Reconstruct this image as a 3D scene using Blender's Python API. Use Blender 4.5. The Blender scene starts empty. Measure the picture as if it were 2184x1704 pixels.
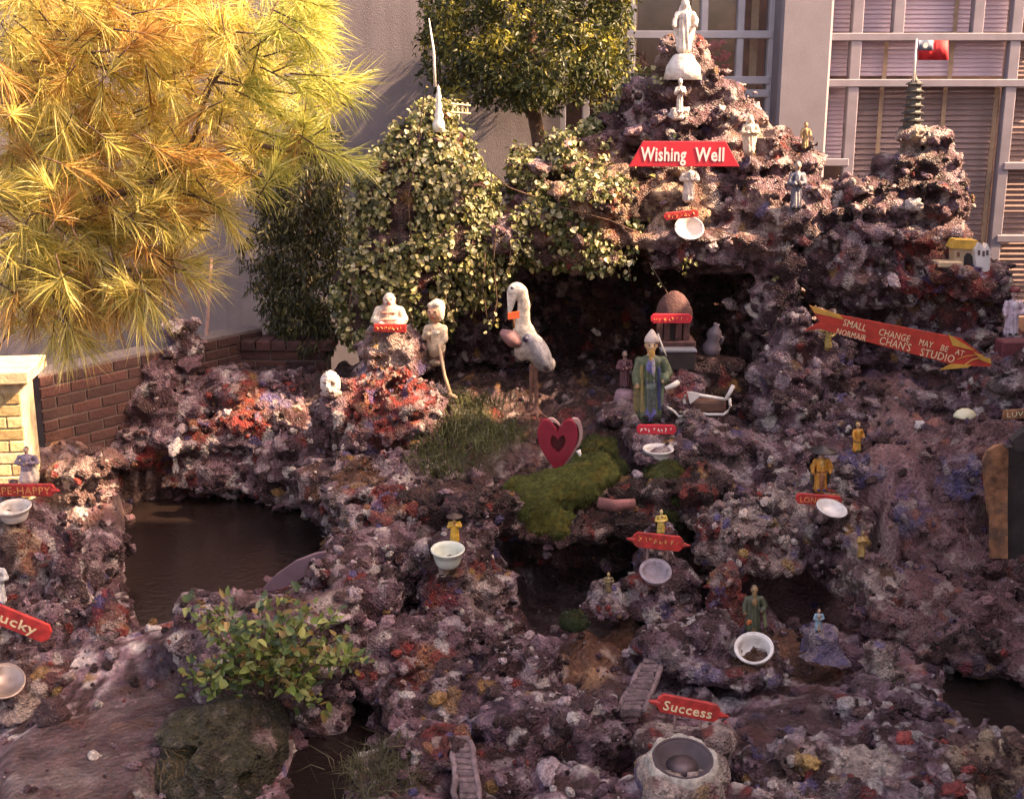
import bpy, math, random
import numpy as np
from mathutils import Matrix, Vector

# ------------------------------------------------------------------ camera, sky, sun, exposure
SC = bpy.context.scene
COL = SC.collection
FPX, CU, CV, HOR = 2600.0, 1092.0, 852.0, 181.0
TH = math.atan((CV - HOR) / FPX)
CAMZ = 2.6
cam_d = bpy.data.cameras.new('camera')
cam_d.sensor_width = 36.0
cam_d.lens = 36.0 * FPX / 2184.0
cam_d.clip_start, cam_d.clip_end = 0.05, 500.0
cam = bpy.data.objects.new('camera', cam_d)
cam.location = (0, 0, CAMZ)
cam.rotation_euler = (math.pi / 2 - TH, 0, 0)
COL.objects.link(cam)
SC.camera = cam

SUN_DIR = Vector((0.80, -0.12, 0.66)).normalized()      # towards the sun: from the right, a little in front
SUN_EL = math.asin(SUN_DIR.z)
SUN_AZ = math.atan2(SUN_DIR.x, SUN_DIR.y)
world = bpy.data.worlds.new('World'); SC.world = world; world.use_nodes = True
wn = world.node_tree.nodes; wl = world.node_tree.links
sky = wn.new('ShaderNodeTexSky'); sky.sky_type = 'NISHITA'; sky.sun_disc = False
sky.sun_elevation = SUN_EL; sky.sun_rotation = SUN_AZ
sky.dust_density = 5.0; sky.ozone_density = 0.4; sky.air_density = 0.8
wl.new(sky.outputs[0], wn['Background'].inputs['Color'])
wn['Background'].inputs['Strength'].default_value = 0.15
sun_d = bpy.data.lights.new('sun', 'SUN'); sun_d.energy = 4.0; sun_d.angle = math.radians(0.5); sun_d.color = (1.0, 0.83, 0.60)
sun = bpy.data.objects.new('sun', sun_d); COL.objects.link(sun)
sun.rotation_euler = SUN_DIR.to_track_quat('Z', 'Y').to_euler()
SC.view_settings.view_transform = 'Standard'; SC.view_settings.look = 'None'
SC.view_settings.exposure = 2.2; SC.view_settings.gamma = 1.0
SC.view_settings.use_curve_mapping = False
try:                                   # film balanced for the shade
    SC.view_settings.use_white_balance = True; SC.view_settings.white_balance_temperature = 8600; SC.view_settings.white_balance_tint = 30
except Exception:
    pass
try:
    SC.cycles.max_bounces = 6; SC.cycles.transparent_max_bounces = 12
    SC.cycles.caustics_reflective = False; SC.cycles.caustics_refractive = False
except Exception:
    pass

# ------------------------------------------------------------------ layout calculator: photo position + distance -> metres
def ray(u, v):
    xc, yc = (u - CU) / FPX, (CV - v) / FPX
    return xc, math.cos(TH) + yc * math.sin(TH), -math.sin(TH) + yc * math.cos(TH)
def at(u, v, Y):
    dx, dy, dz = ray(u, v); t = Y / dy
    return np.array((dx * t, Y, CAMZ + dz * t))
def atz(u, v, z):
    dx, dy, dz = ray(u, v); t = (z - CAMZ) / dz
    return np.array((dx * t, dy * t, z))
def mpp(u, v, Y):                      # metres for one photo unit at that place
    return Y / ray(u, v)[1] / FPX

# ------------------------------------------------------------------ numpy noise
def hraw(ix, iy, iz, s=0):
    with np.errstate(over='ignore'):
        h = ix.astype(np.uint32) * np.uint32(374761393) + iy.astype(np.uint32) * np.uint32(668265263) + iz.astype(np.uint32) * np.uint32(2147483629) + np.uint32((s * 974634777) & 0xFFFFFFFF)
        h = (h ^ (h >> np.uint32(13))) * np.uint32(1274126177)
        h = (h ^ (h >> np.uint32(16))) * np.uint32(2246822519)
        return h ^ (h >> np.uint32(15))
def h3(ix, iy, iz, s=0): return (hraw(ix, iy, iz, s) & np.uint32(0xFFFFFF)).astype(np.float32) * np.float32(1 / 16777216.0)
def vnoise(P, s=0):
    P = np.asarray(P, np.float32); I = np.floor(P).astype(np.int32); F = P - I; F = F * F * (3 - 2 * F)
    r = 0
    for a in (0, 1):
        wx = F[:, 0] if a else 1 - F[:, 0]
        for b in (0, 1):
            wy = F[:, 1] if b else 1 - F[:, 1]
            for c in (0, 1):
                wz = F[:, 2] if c else 1 - F[:, 2]
                r = r + wx * wy * wz * h3(I[:, 0] + a, I[:, 1] + b, I[:, 2] + c, s)
    return r
def fbm(P, o=3, s=0):
    r, a, n = 0, 1.0, 0
    for i in range(o):
        r = r + a * vnoise(P * (2.03 ** i) + 17.3 * i, s + i); n += a; a *= 0.5
    return r / n
def worley(P, s=0):
    P = np.asarray(P, np.float32); I = np.floor(P).astype(np.int32); F = P - I
    best = np.full(len(P), 9.0, np.float32); cid = np.zeros(len(P), np.uint32); q = np.float32(1 / 1024)
    for a in (-1, 0, 1):
        for b in (-1, 0, 1):
            for c in (-1, 0, 1):
                h = hraw(I[:, 0] + a, I[:, 1] + b, I[:, 2] + c, s)
                dx = (h & np.uint32(1023)).astype(np.float32) * q + (a - F[:, 0]); dy = ((h >> np.uint32(10)) & np.uint32(1023)).astype(np.float32) * q + (b - F[:, 1]); dz = ((h >> np.uint32(20)) & np.uint32(1023)).astype(np.float32) * q + (c - F[:, 2])
                d = dx * dx + dy * dy + dz * dz; m = d < best
                best = np.where(m, d, best); cid = np.where(m, h, cid)
    cid = cid * np.uint32(2654435761)
    return np.sqrt(best), (cid >> np.uint32(8)).astype(np.float64) / 16777216.0

# ------------------------------------------------------------------ mesh helpers
def raw_mesh(name, V, F, cols=None, smooth=True, mats=None):
    """F: an (n,k) int array or a list of such arrays"""
    me = bpy.data.meshes.new(name)
    V = np.asarray(V, np.float32)
    Fs = F if isinstance(F, list) else [F]
    Fs = [np.asarray(f, np.int32) for f in Fs if len(f)]
    me.vertices.add(len(V)); me.vertices.foreach_set('co', V.ravel())
    li = np.concatenate([f.ravel() for f in Fs]) if Fs else np.zeros(0, np.int32)
    ls = np.concatenate([np.full(len(f), f.shape[1], np.int32) for f in Fs]) if Fs else np.zeros(0, np.int32)
    me.loops.add(len(li)); me.loops.foreach_set('vertex_index', li)
    me.polygons.add(len(ls))
    st = np.concatenate(([0], np.cumsum(ls)[:-1])).astype(np.int32)
    me.polygons.foreach_set('loop_start', st)
    me.update(calc_edges=True)
    me.polygons.foreach_set('use_smooth', np.full(len(ls), smooth, bool))
    if cols is not None:
        a = me.color_attributes.new('Col', 'FLOAT_COLOR', 'POINT')
        c = np.ones((len(V), 4), np.float32); c[:, :3] = np.asarray(cols, np.float32)[:, :3]
        a.data.foreach_set('color', c.ravel())
    me.validate()
    return me
def place(o, parent):
    COL.objects.link(o)
    if parent is not None:
        o.parent = parent
        off = Vector(parent.location) if parent.parent is None else Vector((0, 0, 0))
        o.matrix_parent_inverse = Matrix.Translation(-off)
    return o
def mobj(name, me, mat, parent=None):
    if mat is not None and not me.materials:
        me.materials.append(mat)
    return place(bpy.data.objects.new(name, me), parent)
def tag(o, label=None, cat=None, group=None, kind=None):
    if label: o['label'] = label
    if cat: o['category'] = cat
    if group: o['group'] = group
    if kind: o['kind'] = kind
    return o
def thing(name, loc, label, cat, group=None):
    o = bpy.data.objects.new(name, None); o.empty_display_size = 0.05
    o.location = tuple(float(c) for c in loc); COL.objects.link(o)
    return tag(o, label, cat, group)

class MB:
    """collects simple shapes, built as one mesh"""
    def __init__(s): s.v, s.f, s.c = [], [], []
    def add(s, V, F, col=None):
        n = len(s.v); s.v += [tuple(map(float, p)) for p in V]; s.f += [tuple(i + n for i in f) for f in F]
        s.c += [col or (1, 1, 1)] * len(V)
    def box(s, c, half, R=None, col=None, bev=0.0):
        b = min(bev, min(half) * 0.45)
        V = []
        if b <= 0:
            for x in (-1, 1):
                for y in (-1, 1):
                    for z in (-1, 1): V.append((x * half[0], y * half[1], z * half[2]))
            F = [(0, 1, 3, 2), (4, 6, 7, 5), (0, 4, 5, 1), (2, 3, 7, 6), (0, 2, 6, 4), (1, 5, 7, 3)]
        else:                                     # chamfered box, 24 corners
            idx = {}
            for x in (-1, 1):
                for y in (-1, 1):
                    for z in (-1, 1):
                        for a in range(3):
                            p = [x * half[0], y * half[1], z * half[2]]
                            for k in range(3):
                                if k != a: p[k] -= (x, y, z)[k] * b
                            idx[(x, y, z, a)] = len(V); V.append(tuple(p))
            F = []
            for a in range(3):
                o1, o2 = [(1, 2), (2, 0), (0, 1)][a]
                for sg in (-1, 1):
                    q = []
                    for e1, e2 in ((-1, -1), (1, -1), (1, 1), (-1, 1)):
                        k = [0, 0, 0]; k[a] = sg; k[o1] = e1; k[o2] = e2
                        q.append(idx[(k[0], k[1], k[2], a)])
                    F.append(tuple(q if sg > 0 else q[::-1]))
            for a in range(3):
                o1, o2 = [(1, 2), (2, 0), (0, 1)][a]
                for e1 in (-1, 1):
                    for e2 in (-1, 1):
                        k0 = [0, 0, 0]; k0[o1] = e1; k0[o2] = e2; k1 = list(k0); k0[a] = -1; k1[a] = 1
                        q = [idx[(*k0, o1)], idx[(*k1, o1)], idx[(*k1, o2)], idx[(*k0, o2)]]
                        F.append(tuple(q if e1 * e2 > 0 else q[::-1]))
            for x in (-1, 1):
                for y in (-1, 1):
                    for z in (-1, 1):
                        q = (idx[(x, y, z, 0)], idx[(x, y, z, 1)], idx[(x, y, z, 2)])
                        F.append(q if x * y * z > 0 else q[::-1])
        V = np.array(V)
        if R is not None: V = V @ np.asarray(R).T
        s.add(V + np.asarray(c), F, col); return s
    def tube(s, pts, rad, n=8, col=None, caps=True):
        pts = [np.asarray(p, float) for p in pts]
        if not hasattr(rad, '__len__'): rad = [rad] * len(pts)
        V, F = [], []
        up = np.array((0, 0, 1.0))
        for i, p in enumerate(pts):
            d = pts[min(i + 1, len(pts) - 1)] - pts[max(i - 1, 0)]; d = d / (np.linalg.norm(d) + 1e-9)
            a = np.cross(d, up if abs(d[2]) < 0.95 else np.array((1.0, 0, 0))); a /= np.linalg.norm(a) + 1e-9
            b = np.cross(d, a)
            for k in range(n):
                t = 2 * math.pi * k / n
                V.append(p + rad[i] * (math.cos(t) * a + math.sin(t) * b))
        for i in range(len(pts) - 1):
            for k in range(n):
                F.append((i * n + k, i * n + (k + 1) % n, (i + 1) * n + (k + 1) % n, (i + 1) * n + k))
        if caps:
            F.append(tuple(range(n))[::-1]); F.append(tuple((len(pts) - 1) * n + k for k in range(n)))
        s.add(V, F, col); return s
    def lathe(s, prof, c, n=24, R=None, col=None, wob=0.0, closed=False):
        V, F = [], []
        for (r, z) in prof:
            for k in range(n):
                t = 2 * math.pi * k / n
                w = 1 + wob * math.sin(3 * t + z * 40)
                V.append((r * w * math.cos(t), r * w * math.sin(t), z))
        m = len(prof)
        for i in range(m - 1):
            for k in range(n):
                F.append((i * n + k, i * n + (k + 1) % n, (i + 1) * n + (k + 1) % n, (i + 1) * n + k))
        if prof[0][0] > 1e-6: F.append(tuple(range(n))[::-1])
        if prof[-1][0] > 1e-6 and not closed: F.append(tuple((m - 1) * n + k for k in range(n)))
        V = np.array(V)
        if R is not None: V = V @ np.asarray(R).T
        s.add(V + np.asarray(c), F, col); return s
    def prism(s, poly, dvec, col=None):
        """poly: ordered 3D points of a flat face; dvec: thickness vector"""
        n = len(poly); poly = [np.asarray(p, float) for p in poly]; d = np.asarray(dvec, float)
        s.add(poly + [p + d for p in poly], [tuple(range(n)), tuple(range(2 * n - 1, n - 1, -1))] +
              [(i, i + n, (i + 1) % n + n, (i + 1) % n) for i in range(n)], col); return s
    def build(s, name, mat, parent=None, smooth=False, usecol=False):
        me = bpy.data.meshes.new(name); me.from_pydata(s.v, [], s.f)
        if usecol:
            a = me.color_attributes.new('Col', 'FLOAT_COLOR', 'POINT')
            c = np.ones((len(s.v), 4), np.float32); c[:, :3] = np.array(s.c, np.float32)
            a.data.foreach_set('color', c.ravel())
        me.validate(); me.update()
        import bmesh
        bm = bmesh.new(); bm.from_mesh(me); bmesh.ops.recalc_face_normals(bm, faces=bm.faces); bm.to_mesh(me); bm.free()
        me.polygons.foreach_set('use_smooth', np.full(len(me.polygons), smooth, bool))
        return mobj(name, me, mat, parent)
def rotz(a):
    c, s_ = math.cos(a), math.sin(a); return np.array(((c, -s_, 0), (s_, c, 0), (0, 0, 1.0)))
def rotx(a):
    c, s_ = math.cos(a), math.sin(a); return np.array(((1.0, 0, 0), (0, c, -s_), (0, s_, c)))
def roty(a):
    c, s_ = math.cos(a), math.sin(a); return np.array(((c, 0, s_), (0, 1.0, 0), (-s_, 0, c)))

# ------------------------------------------------------------------ implicit surfaces
def surface_nets(f, org, h):
    nx, ny, nz = f.shape
    ins = f < 0
    cnt = np.zeros((nx - 1, ny - 1, nz - 1), np.int8)
    corners = [(a, b, c) for a in (0, 1) for b in (0, 1) for c in (0, 1)]
    for a, b, c in corners: cnt += ins[a:nx - 1 + a, b:ny - 1 + b, c:nz - 1 + c]
    cells = np.argwhere((cnt > 0) & (cnt < 8))
    if not len(cells): return np.zeros((0, 3)), np.zeros((0, 4), int)
    vals = {k: f[cells[:, 0] + k[0], cells[:, 1] + k[1], cells[:, 2] + k[2]] for k in corners}
    acc = np.zeros((len(cells), 3)); n = np.zeros(len(cells))
    for k in corners:
        for ax in range(3):
            if k[ax]: continue
            k2 = list(k); k2[ax] = 1; k2 = tuple(k2)
            a, b = vals[k], vals[k2]; m = (a < 0) != (b < 0)
            t = np.where(m, a / np.where(a - b == 0, 1, a - b), 0)
            p = np.repeat(np.array(k, float)[None], len(cells), 0); p[:, ax] += t
            acc[m] += p[m]; n[m] += 1
    V = (acc / n[:, None] + cells) * h + np.asarray(org)
    vid = np.full(cnt.shape, -1, np.int64); vid[cells[:, 0], cells[:, 1], cells[:, 2]] = np.arange(len(cells))
    Q = []
    for ax in range(3):
        o1, o2 = (ax + 1) % 3, (ax + 2) % 3
        sl0 = [slice(None)] * 3; sl1 = [slice(None)] * 3; sl0[ax] = slice(0, -1); sl1[ax] = slice(1, None)
        e = np.argwhere(ins[tuple(sl0)] != ins[tuple(sl1)])
        e = e[(e[:, o1] > 0) & (e[:, o2] > 0) & (e[:, o1] < f.shape[o1] - 1) & (e[:, o2] < f.shape[o2] - 1)]
        if not len(e): continue
        q = []
        for d1, d2 in ((-1, -1), (0, -1), (0, 0), (-1, 0)):
            c = e.copy(); c[:, o1] += d1; c[:, o2] += d2; q.append(vid[c[:, 0], c[:, 1], c[:, 2]])
        q = np.stack(q, 1); up = ins[e[:, 0], e[:, 1], e[:, 2]]
        q[~up] = q[~up][:, ::-1]; Q.append(q)
    return V, np.concatenate(Q)
def smin(a, b, k):
    h_ = np.clip(0.5 + 0.5 * (b - a) / k, 0, 1)
    return b + (a - b) * h_ - k * h_ * (1 - h_)
def sd_prim(P, p):
    t = p[0]
    if t == 'ell':
        q = P - np.asarray(p[1], float); r = np.asarray(p[2], float)
        if len(p) > 4 and p[4] is not None: q = q @ p[4]
        k0 = np.sqrt(((q / r) ** 2).sum(1)); k1 = np.sqrt(((q / r ** 2) ** 2).sum(1))
        return k0 * (k0 - 1) / (k1 + 1e-9)
    if t == 'cone':
        a, r1, b, r2 = np.asarray(p[1], float), p[2], np.asarray(p[3], float), p[4]
        ba = b - a; pa = P - a
        hh = np.clip((pa @ ba) / (ba @ ba + 1e-12), 0, 1)
        return np.sqrt(((pa - hh[:, None] * ba) ** 2).sum(1)) - (r1 + (r2 - r1) * hh)
    if t == 'box':
        q = np.abs((P - np.asarray(p[1], float)) @ (p[5] if len(p) > 5 and p[5] is not None else np.eye(3))) - np.asarray(p[2], float) + p[3]
        return np.sqrt((np.maximum(q, 0) ** 2).sum(1)) + np.minimum(q.max(1), 0) - p[3]
def prim_col(p): return p[{'ell': 3, 'cone': 5, 'box': 4}[p[0]]]

random.seed(7); RNG = np.random.default_rng(11)

# ------------------------------------------------------------------ materials
def new_mat(name):
    m = bpy.data.materials.new(name); m.use_nodes = True
    return m, m.node_tree.nodes, m.node_tree.links, m.node_tree.nodes['Principled BSDF']
def mat(name, col=(.5, .5, .5), rough=0.6, var=0.25, scale=12.0, bump=0.0, bscale=60.0, attr=None, metal=0.0, spec=0.5, coat=0.0, dirt=0.0):
    """colour (or the 'Col' attribute / the object's own colour) with mottling, wear and fine relief"""
    m, N, L, B = new_mat(name)
    tc = N.new('ShaderNodeTexCoord')
    if attr == 'Col':
        s = N.new('ShaderNodeVertexColor'); s.layer_name = 'Col'; src = s.outputs['Color']
    elif attr == 'obj':
        s = N.new('ShaderNodeObjectInfo'); src = s.outputs['Color']
    else:
        s = N.new('ShaderNodeRGB'); s.outputs[0].default_value = (*col, 1); src = s.outputs[0]
    nz = N.new('ShaderNodeTexNoise'); nz.inputs['Scale'].default_value = scale; nz.inputs['Detail'].default_value = 5
    L.new(tc.outputs['Object'], nz.inputs['Vector'])
    mr = N.new('ShaderNodeMapRange'); mr.inputs['From Min'].default_value = 0.3; mr.inputs['From Max'].default_value = 0.7
    mr.inputs['To Min'].default_value = 1 - var; mr.inputs['To Max'].default_value = 1 + var
    L.new(nz.outputs['Fac'], mr.inputs['Value'])
    mx = N.new('ShaderNodeMix'); mx.data_type = 'RGBA'; mx.blend_type = 'MULTIPLY'; mx.inputs['Factor'].default_value = 1
    L.new(src, mx.inputs['A']); L.new(mr.outputs['Result'], mx.inputs['B'])
    out = mx.outputs['Result']
    if dirt > 0:
        n2 = N.new('ShaderNodeTexNoise'); n2.inputs['Scale'].default_value = scale * 0.6; n2.inputs['Detail'].default_value = 7; n2.inputs['Roughness'].default_value = .7
        L.new(tc.outputs['Object'], n2.inputs['Vector'])
        r2 = N.new('ShaderNodeMapRange'); r2.inputs['From Min'].default_value = .52; r2.inputs['From Max'].default_value = .68; r2.inputs['To Max'].default_value = dirt
        L.new(n2.outputs['Fac'], r2.inputs['Value'])
        m2 = N.new('ShaderNodeMix'); m2.data_type = 'RGBA'; L.new(r2.outputs['Result'], m2.inputs['Factor'])
        L.new(out, m2.inputs['A']); m2.inputs['B'].default_value = (.09, .06, .045, 1); out = m2.outputs['Result']
    L.new(out, B.inputs['Base Color'])
    B.inputs['Roughness'].default_value = rough; B.inputs['Metallic'].default_value = metal
    B.inputs['Specular IOR Level'].default_value = spec
    if coat: B.inputs['Coat Weight'].default_value = coat; B.inputs['Coat Roughness'].default_value = .15
    if bump > 0:
        vo = N.new('ShaderNodeTexNoise'); vo.inputs['Scale'].default_value = bscale; vo.inputs['Detail'].default_value = 6; vo.inputs['Roughness'].default_value = .65
        L.new(tc.outputs['Object'], vo.inputs['Vector'])
        bp = N.new('ShaderNodeBump'); bp.inputs['Strength'].default_value = bump; bp.inputs['Distance'].default_value = 0.02
        L.new(vo.outputs['Fac'], bp.inputs['Height']); L.new(bp.outputs['Normal'], B.inputs['Normal'])
    return m
def leaf_mat(name, trans=0.35, rough=0.5):
    m, N, L, B = new_mat(name)
    s = N.new('ShaderNodeVertexColor'); s.layer_name = 'Col'
    B.inputs['Roughness'].default_value = rough
    L.new(s.outputs['Color'], B.inputs['Base Color'])
    tr = N.new('ShaderNodeBsdfTranslucent'); L.new(s.outputs['Color'], tr.inputs['Color'])
    mx = N.new('ShaderNodeMixShader'); mx.inputs[0].default_value = trans
    L.new(B.outputs[0], mx.inputs[1]); L.new(tr.outputs[0], mx.inputs[2])
    L.new(mx.outputs[0], N['Material Output'].inputs['Surface'])
    return m
def rock_mat(name, bump=1.0, bscale=85.0, attr='Col', rough=0.38):
    m, N, L, B = new_mat(name)
    tc = N.new('ShaderNodeTexCoord'); geo = N.new('ShaderNodeNewGeometry')
    if attr == 'Col':
        s = N.new('ShaderNodeVertexColor'); s.layer_name = 'Col'; src = s.outputs['Color']
    else:
        s = N.new('ShaderNodeObjectInfo'); src = s.outputs['Color']
    # paint worn off in flakes, mineral crust, grime
    n1 = N.new('ShaderNodeTexNoise'); n1.inputs['Scale'].default_value = 55; n1.inputs['Detail'].default_value = 9; n1.inputs['Roughness'].default_value = .75
    L.new(geo.outputs['Position'], n1.inputs['Vector'])
    rp = N.new('ShaderNodeMapRange'); rp.inputs['From Min'].default_value = .35; rp.inputs['From Max'].default_value = .68; rp.inputs['To Min'].default_value = .45; rp.inputs['To Max'].default_value = 1.5
    L.new(n1.outputs['Fac'], rp.inputs['Value'])
    mx = N.new('ShaderNodeMix'); mx.data_type = 'RGBA'; mx.blend_type = 'MULTIPLY'; mx.inputs['Factor'].default_value = 1
    L.new(src, mx.inputs['A']); L.new(rp.outputs['Result'], mx.inputs['B'])
    n2 = N.new('ShaderNodeTexNoise'); n2.inputs['Scale'].default_value = 95; n2.inputs['Detail'].default_value = 4
    L.new(geo.outputs['Position'], n2.inputs['Vector'])
    r2 = N.new('ShaderNodeMapRange'); r2.inputs['From Min'].default_value = .6; r2.inputs['From Max'].default_value = .72; r2.inputs['To Max'].default_value = .22
    L.new(n2.outputs['Fac'], r2.inputs['Value'])
    m2 = N.new('ShaderNodeMix'); m2.data_type = 'RGBA'; L.new(r2.outputs['Result'], m2.inputs['Factor'])
    L.new(mx.outputs['Result'], m2.inputs['A']); m2.inputs['B'].default_value = (.42, .36, .34, 1)
    L.new(m2.outputs['Result'], B.inputs['Base Color'])
    B.inputs['Roughness'].default_value = rough; B.inputs['Specular IOR Level'].default_value = .5
    v = N.new('ShaderNodeTexVoronoi'); v.inputs['Scale'].default_value = bscale; L.new(geo.outputs['Position'], v.inputs['Vector'])
    ad = N.new('ShaderNodeMath'); ad.operation = 'MULTIPLY_ADD'; L.new(n1.outputs['Fac'], ad.inputs[0]); ad.inputs[1].default_value = 1.3; L.new(v.outputs['Distance'], ad.inputs[2])
    bp = N.new('ShaderNodeBump'); bp.inputs['Strength'].default_value = bump; bp.inputs['Distance'].default_value = 0.03
    L.new(ad.outputs[0], bp.inputs['Height']); L.new(bp.outputs['Normal'], B.inputs['Normal'])
    return m
M = {}
M['rock'] = rock_mat('painted rock')
M['stone'] = rock_mat('painted stone', attr='obj', bump=.7)
M['ground'] = rock_mat('worn painted concrete', bump=.7, bscale=45)
M['leaf'] = leaf_mat('leaves')
M['needle'] = leaf_mat('pine needles', .45, .45)
M['moss'] = mat('moss', attr='Col', rough=.95, var=.4, scale=40, bump=1.0, bscale=160, spec=.1)
M['glaze'] = mat('painted ceramic', attr='Col', rough=.42, var=.35, scale=45, bump=.35, bscale=110, dirt=.5)
M['plaster'] = mat('weathered plaster', attr='Col', rough=.65, var=.3, scale=32, bump=.6, bscale=70, dirt=.65)
M['porcelain'] = mat('porcelain', (.66, .62, .56), rough=.22, var=.12, scale=18, dirt=.5)
M['porcelain_green'] = mat('pale green porcelain', (.58, .62, .52), rough=.22, var=.1, scale=18, dirt=.4)
M['porcelain_grey'] = mat('grey crusted porcelain', (.34, .28, .30), rough=.5, var=.25, scale=25, bump=.4, dirt=.5)
M['tin'] = mat('tarnished bowl', (.36, .27, .22), rough=.35, metal=.6, var=.25, scale=14, dirt=.4)
M['red'] = mat('red sign paint', (.50, .035, .028), rough=.5, var=.35, scale=22, bump=.3, bscale=60, dirt=.5)
M['red_bright'] = mat('bright red sign paint', (.62, .03, .045), rough=.45, var=.08, scale=10, bump=.05)
M['arrow_red'] = mat('arrow red paint', (.52, .045, .025), rough=.55, var=.3, scale=14, bump=.2, dirt=.4)
M['arrow_edge'] = mat('ochre arrow paint', (.62, .33, .06), rough=.5, var=.16, scale=20, dirt=.2)
M['white_paint'] = mat('white lettering', (.8, .77, .7), rough=.5, var=.06)
M['cream_paint'] = mat('cream lettering', (.75, .62, .36), rough=.5, var=.15, scale=60)
M['faded_paint'] = mat('faded ochre lettering', (.72, .30, .10), rough=.6, var=.3, scale=80)
M['bark'] = mat('bark', (.10, .055, .035), rough=.9, var=.5, scale=20, bump=1.0, bscale=40)
M['wood'] = mat('raw board', (.30, .13, .06), rough=.8, var=.6, scale=16, bump=.6, bscale=35, dirt=.9)
M['stake'] = mat('grey pink wood stake', (.36, .22, .19), rough=.8, var=.3, scale=14, bump=.3)
M['darkwood'] = mat('dark boards', (.035, .025, .022), rough=.8, var=.4, scale=8, bump=.4)
def stucco_mat():
    m = mat('grey stucco', (.18, .158, .162), rough=.9, var=.14, scale=2.2, bump=.5, bscale=130, dirt=.15)
    N, L = m.node_tree.nodes, m.node_tree.links; B = N['Principled BSDF']; src = B.inputs['Base Color'].links[0].from_socket
    tc = N.new('ShaderNodeTexCoord'); mp = N.new('ShaderNodeMapping'); mp.inputs['Scale'].default_value = (7, 7, .35); L.new(tc.outputs['Object'], mp.inputs['Vector'])
    n = N.new('ShaderNodeTexNoise'); n.inputs['Scale'].default_value = 1.6; n.inputs['Detail'].default_value = 6; L.new(mp.outputs[0], n.inputs['Vector'])      # rain streaks
    r = N.new('ShaderNodeMapRange'); r.inputs['From Min'].default_value = .45; r.inputs['From Max'].default_value = .75; r.inputs['To Max'].default_value = .35; L.new(n.outputs['Fac'], r.inputs['Value'])
    x = N.new('ShaderNodeMix'); x.data_type = 'RGBA'; L.new(r.outputs[0], x.inputs['Factor']); L.new(src, x.inputs['A']); x.inputs['B'].default_value = (.085, .075, .075, 1); L.new(x.outputs['Result'], B.inputs['Base Color'])
    return m
M['wall'] = stucco_mat()
M['pillar'] = mat('pillar paint', (.21, .195, .215), rough=.85, var=.08, scale=5, bump=.25, bscale=150)
M['frame'] = mat('grey window frame', (.42, .41, .43), rough=.5, var=.1, scale=8, dirt=.12)
M['frame_dark'] = mat('dark lilac frame', (.23, .21, .24), rough=.5, var=.12, scale=8, dirt=.12)
M['tape'] = mat('orange ladder tape', (.58, .40, .24), rough=.8, var=.15, scale=20)
M['slat_pale_refl'] = mat('pale blind slat', (.84, .66, .70), rough=.5, var=.10, scale=4)  # pale tone of the window reflections put into the slat colour
M['slat_dark_refl'] = mat('brown blind slat', (.40, .27, .23), rough=.5, var=.2, scale=4)  # same kind of slat, darker tone of the reflections put into its colour
M['interior'] = mat('dim interior', (.11, .06, .045), rough=.9, var=.5, scale=6)
M['mortar'] = mat('mortar', (.15, .12, .11), rough=.95, var=.25, scale=30, bump=.5, bscale=120)
M['brick'] = mat('brick', attr='obj', rough=.85, var=.3, scale=25, bump=.5, bscale=90, dirt=.2)
M['metal'] = mat('old metal', (.3, .29, .28), rough=.4, metal=.8, var=.2)
M['mast'] = mat('white mast paint', (.72, .68, .58), rough=.5, var=.1)
M['white_frame'] = mat('white enamel rod', (.74, .70, .64), rough=.35, var=.1, dirt=.3)
M['heart'] = mat('heart red', (.25, .014, .03), rough=.38, var=.2, scale=12, dirt=.2, bump=.08)
M['heart_rim'] = mat('heart pale rim', (.55, .36, .32), rough=.45, var=.2, dirt=.3)
def glass_mat():
    m, N, L, B = new_mat('window glass')
    t = N.new('ShaderNodeBsdfTransparent'); t.inputs[0].default_value = (.96, .96, .97, 1)
    g = N.new('ShaderNodeBsdfGlossy'); g.inputs['Roughness'].default_value = .03
    lw = N.new('ShaderNodeLayerWeight'); pw = N.new('ShaderNodeMath'); pw.operation = 'POWER'; L.new(lw.outputs['Facing'], pw.inputs[0]); pw.inputs[1].default_value = 4.0
    fr = N.new('ShaderNodeMath'); fr.operation = 'MULTIPLY_ADD'; L.new(pw.outputs[0], fr.inputs[0]); fr.inputs[1].default_value = .8; fr.inputs[2].default_value = .045
    mx = N.new('ShaderNodeMixShader'); L.new(fr.outputs[0], mx.inputs[0]); L.new(t.outputs[0], mx.inputs[1]); L.new(g.outputs[0], mx.inputs[2])
    L.new(mx.outputs[0], N['Material Output'].inputs['Surface']); return m
M['glass'] = glass_mat()
def water_mat():
    m, N, L, B = new_mat('pond water')
    B.inputs['Base Color'].default_value = (.014, .009, .008, 1); B.inputs['Roughness'].default_value = .17; B.inputs['Specular IOR Level'].default_value = .4
    tc = N.new('ShaderNodeTexCoord'); n = N.new('ShaderNodeTexNoise'); n.inputs['Scale'].default_value = 26; n.inputs['Detail'].default_value = 4
    L.new(tc.outputs['Object'], n.inputs['Vector']); bp = N.new('ShaderNodeBump'); bp.inputs['Strength'].default_value = .25; bp.inputs['Distance'].default_value = .02
    L.new(n.outputs['Fac'], bp.inputs['Height']); L.new(bp.outputs['Normal'], B.inputs['Normal']); return m
M['water'] = water_mat()
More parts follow.
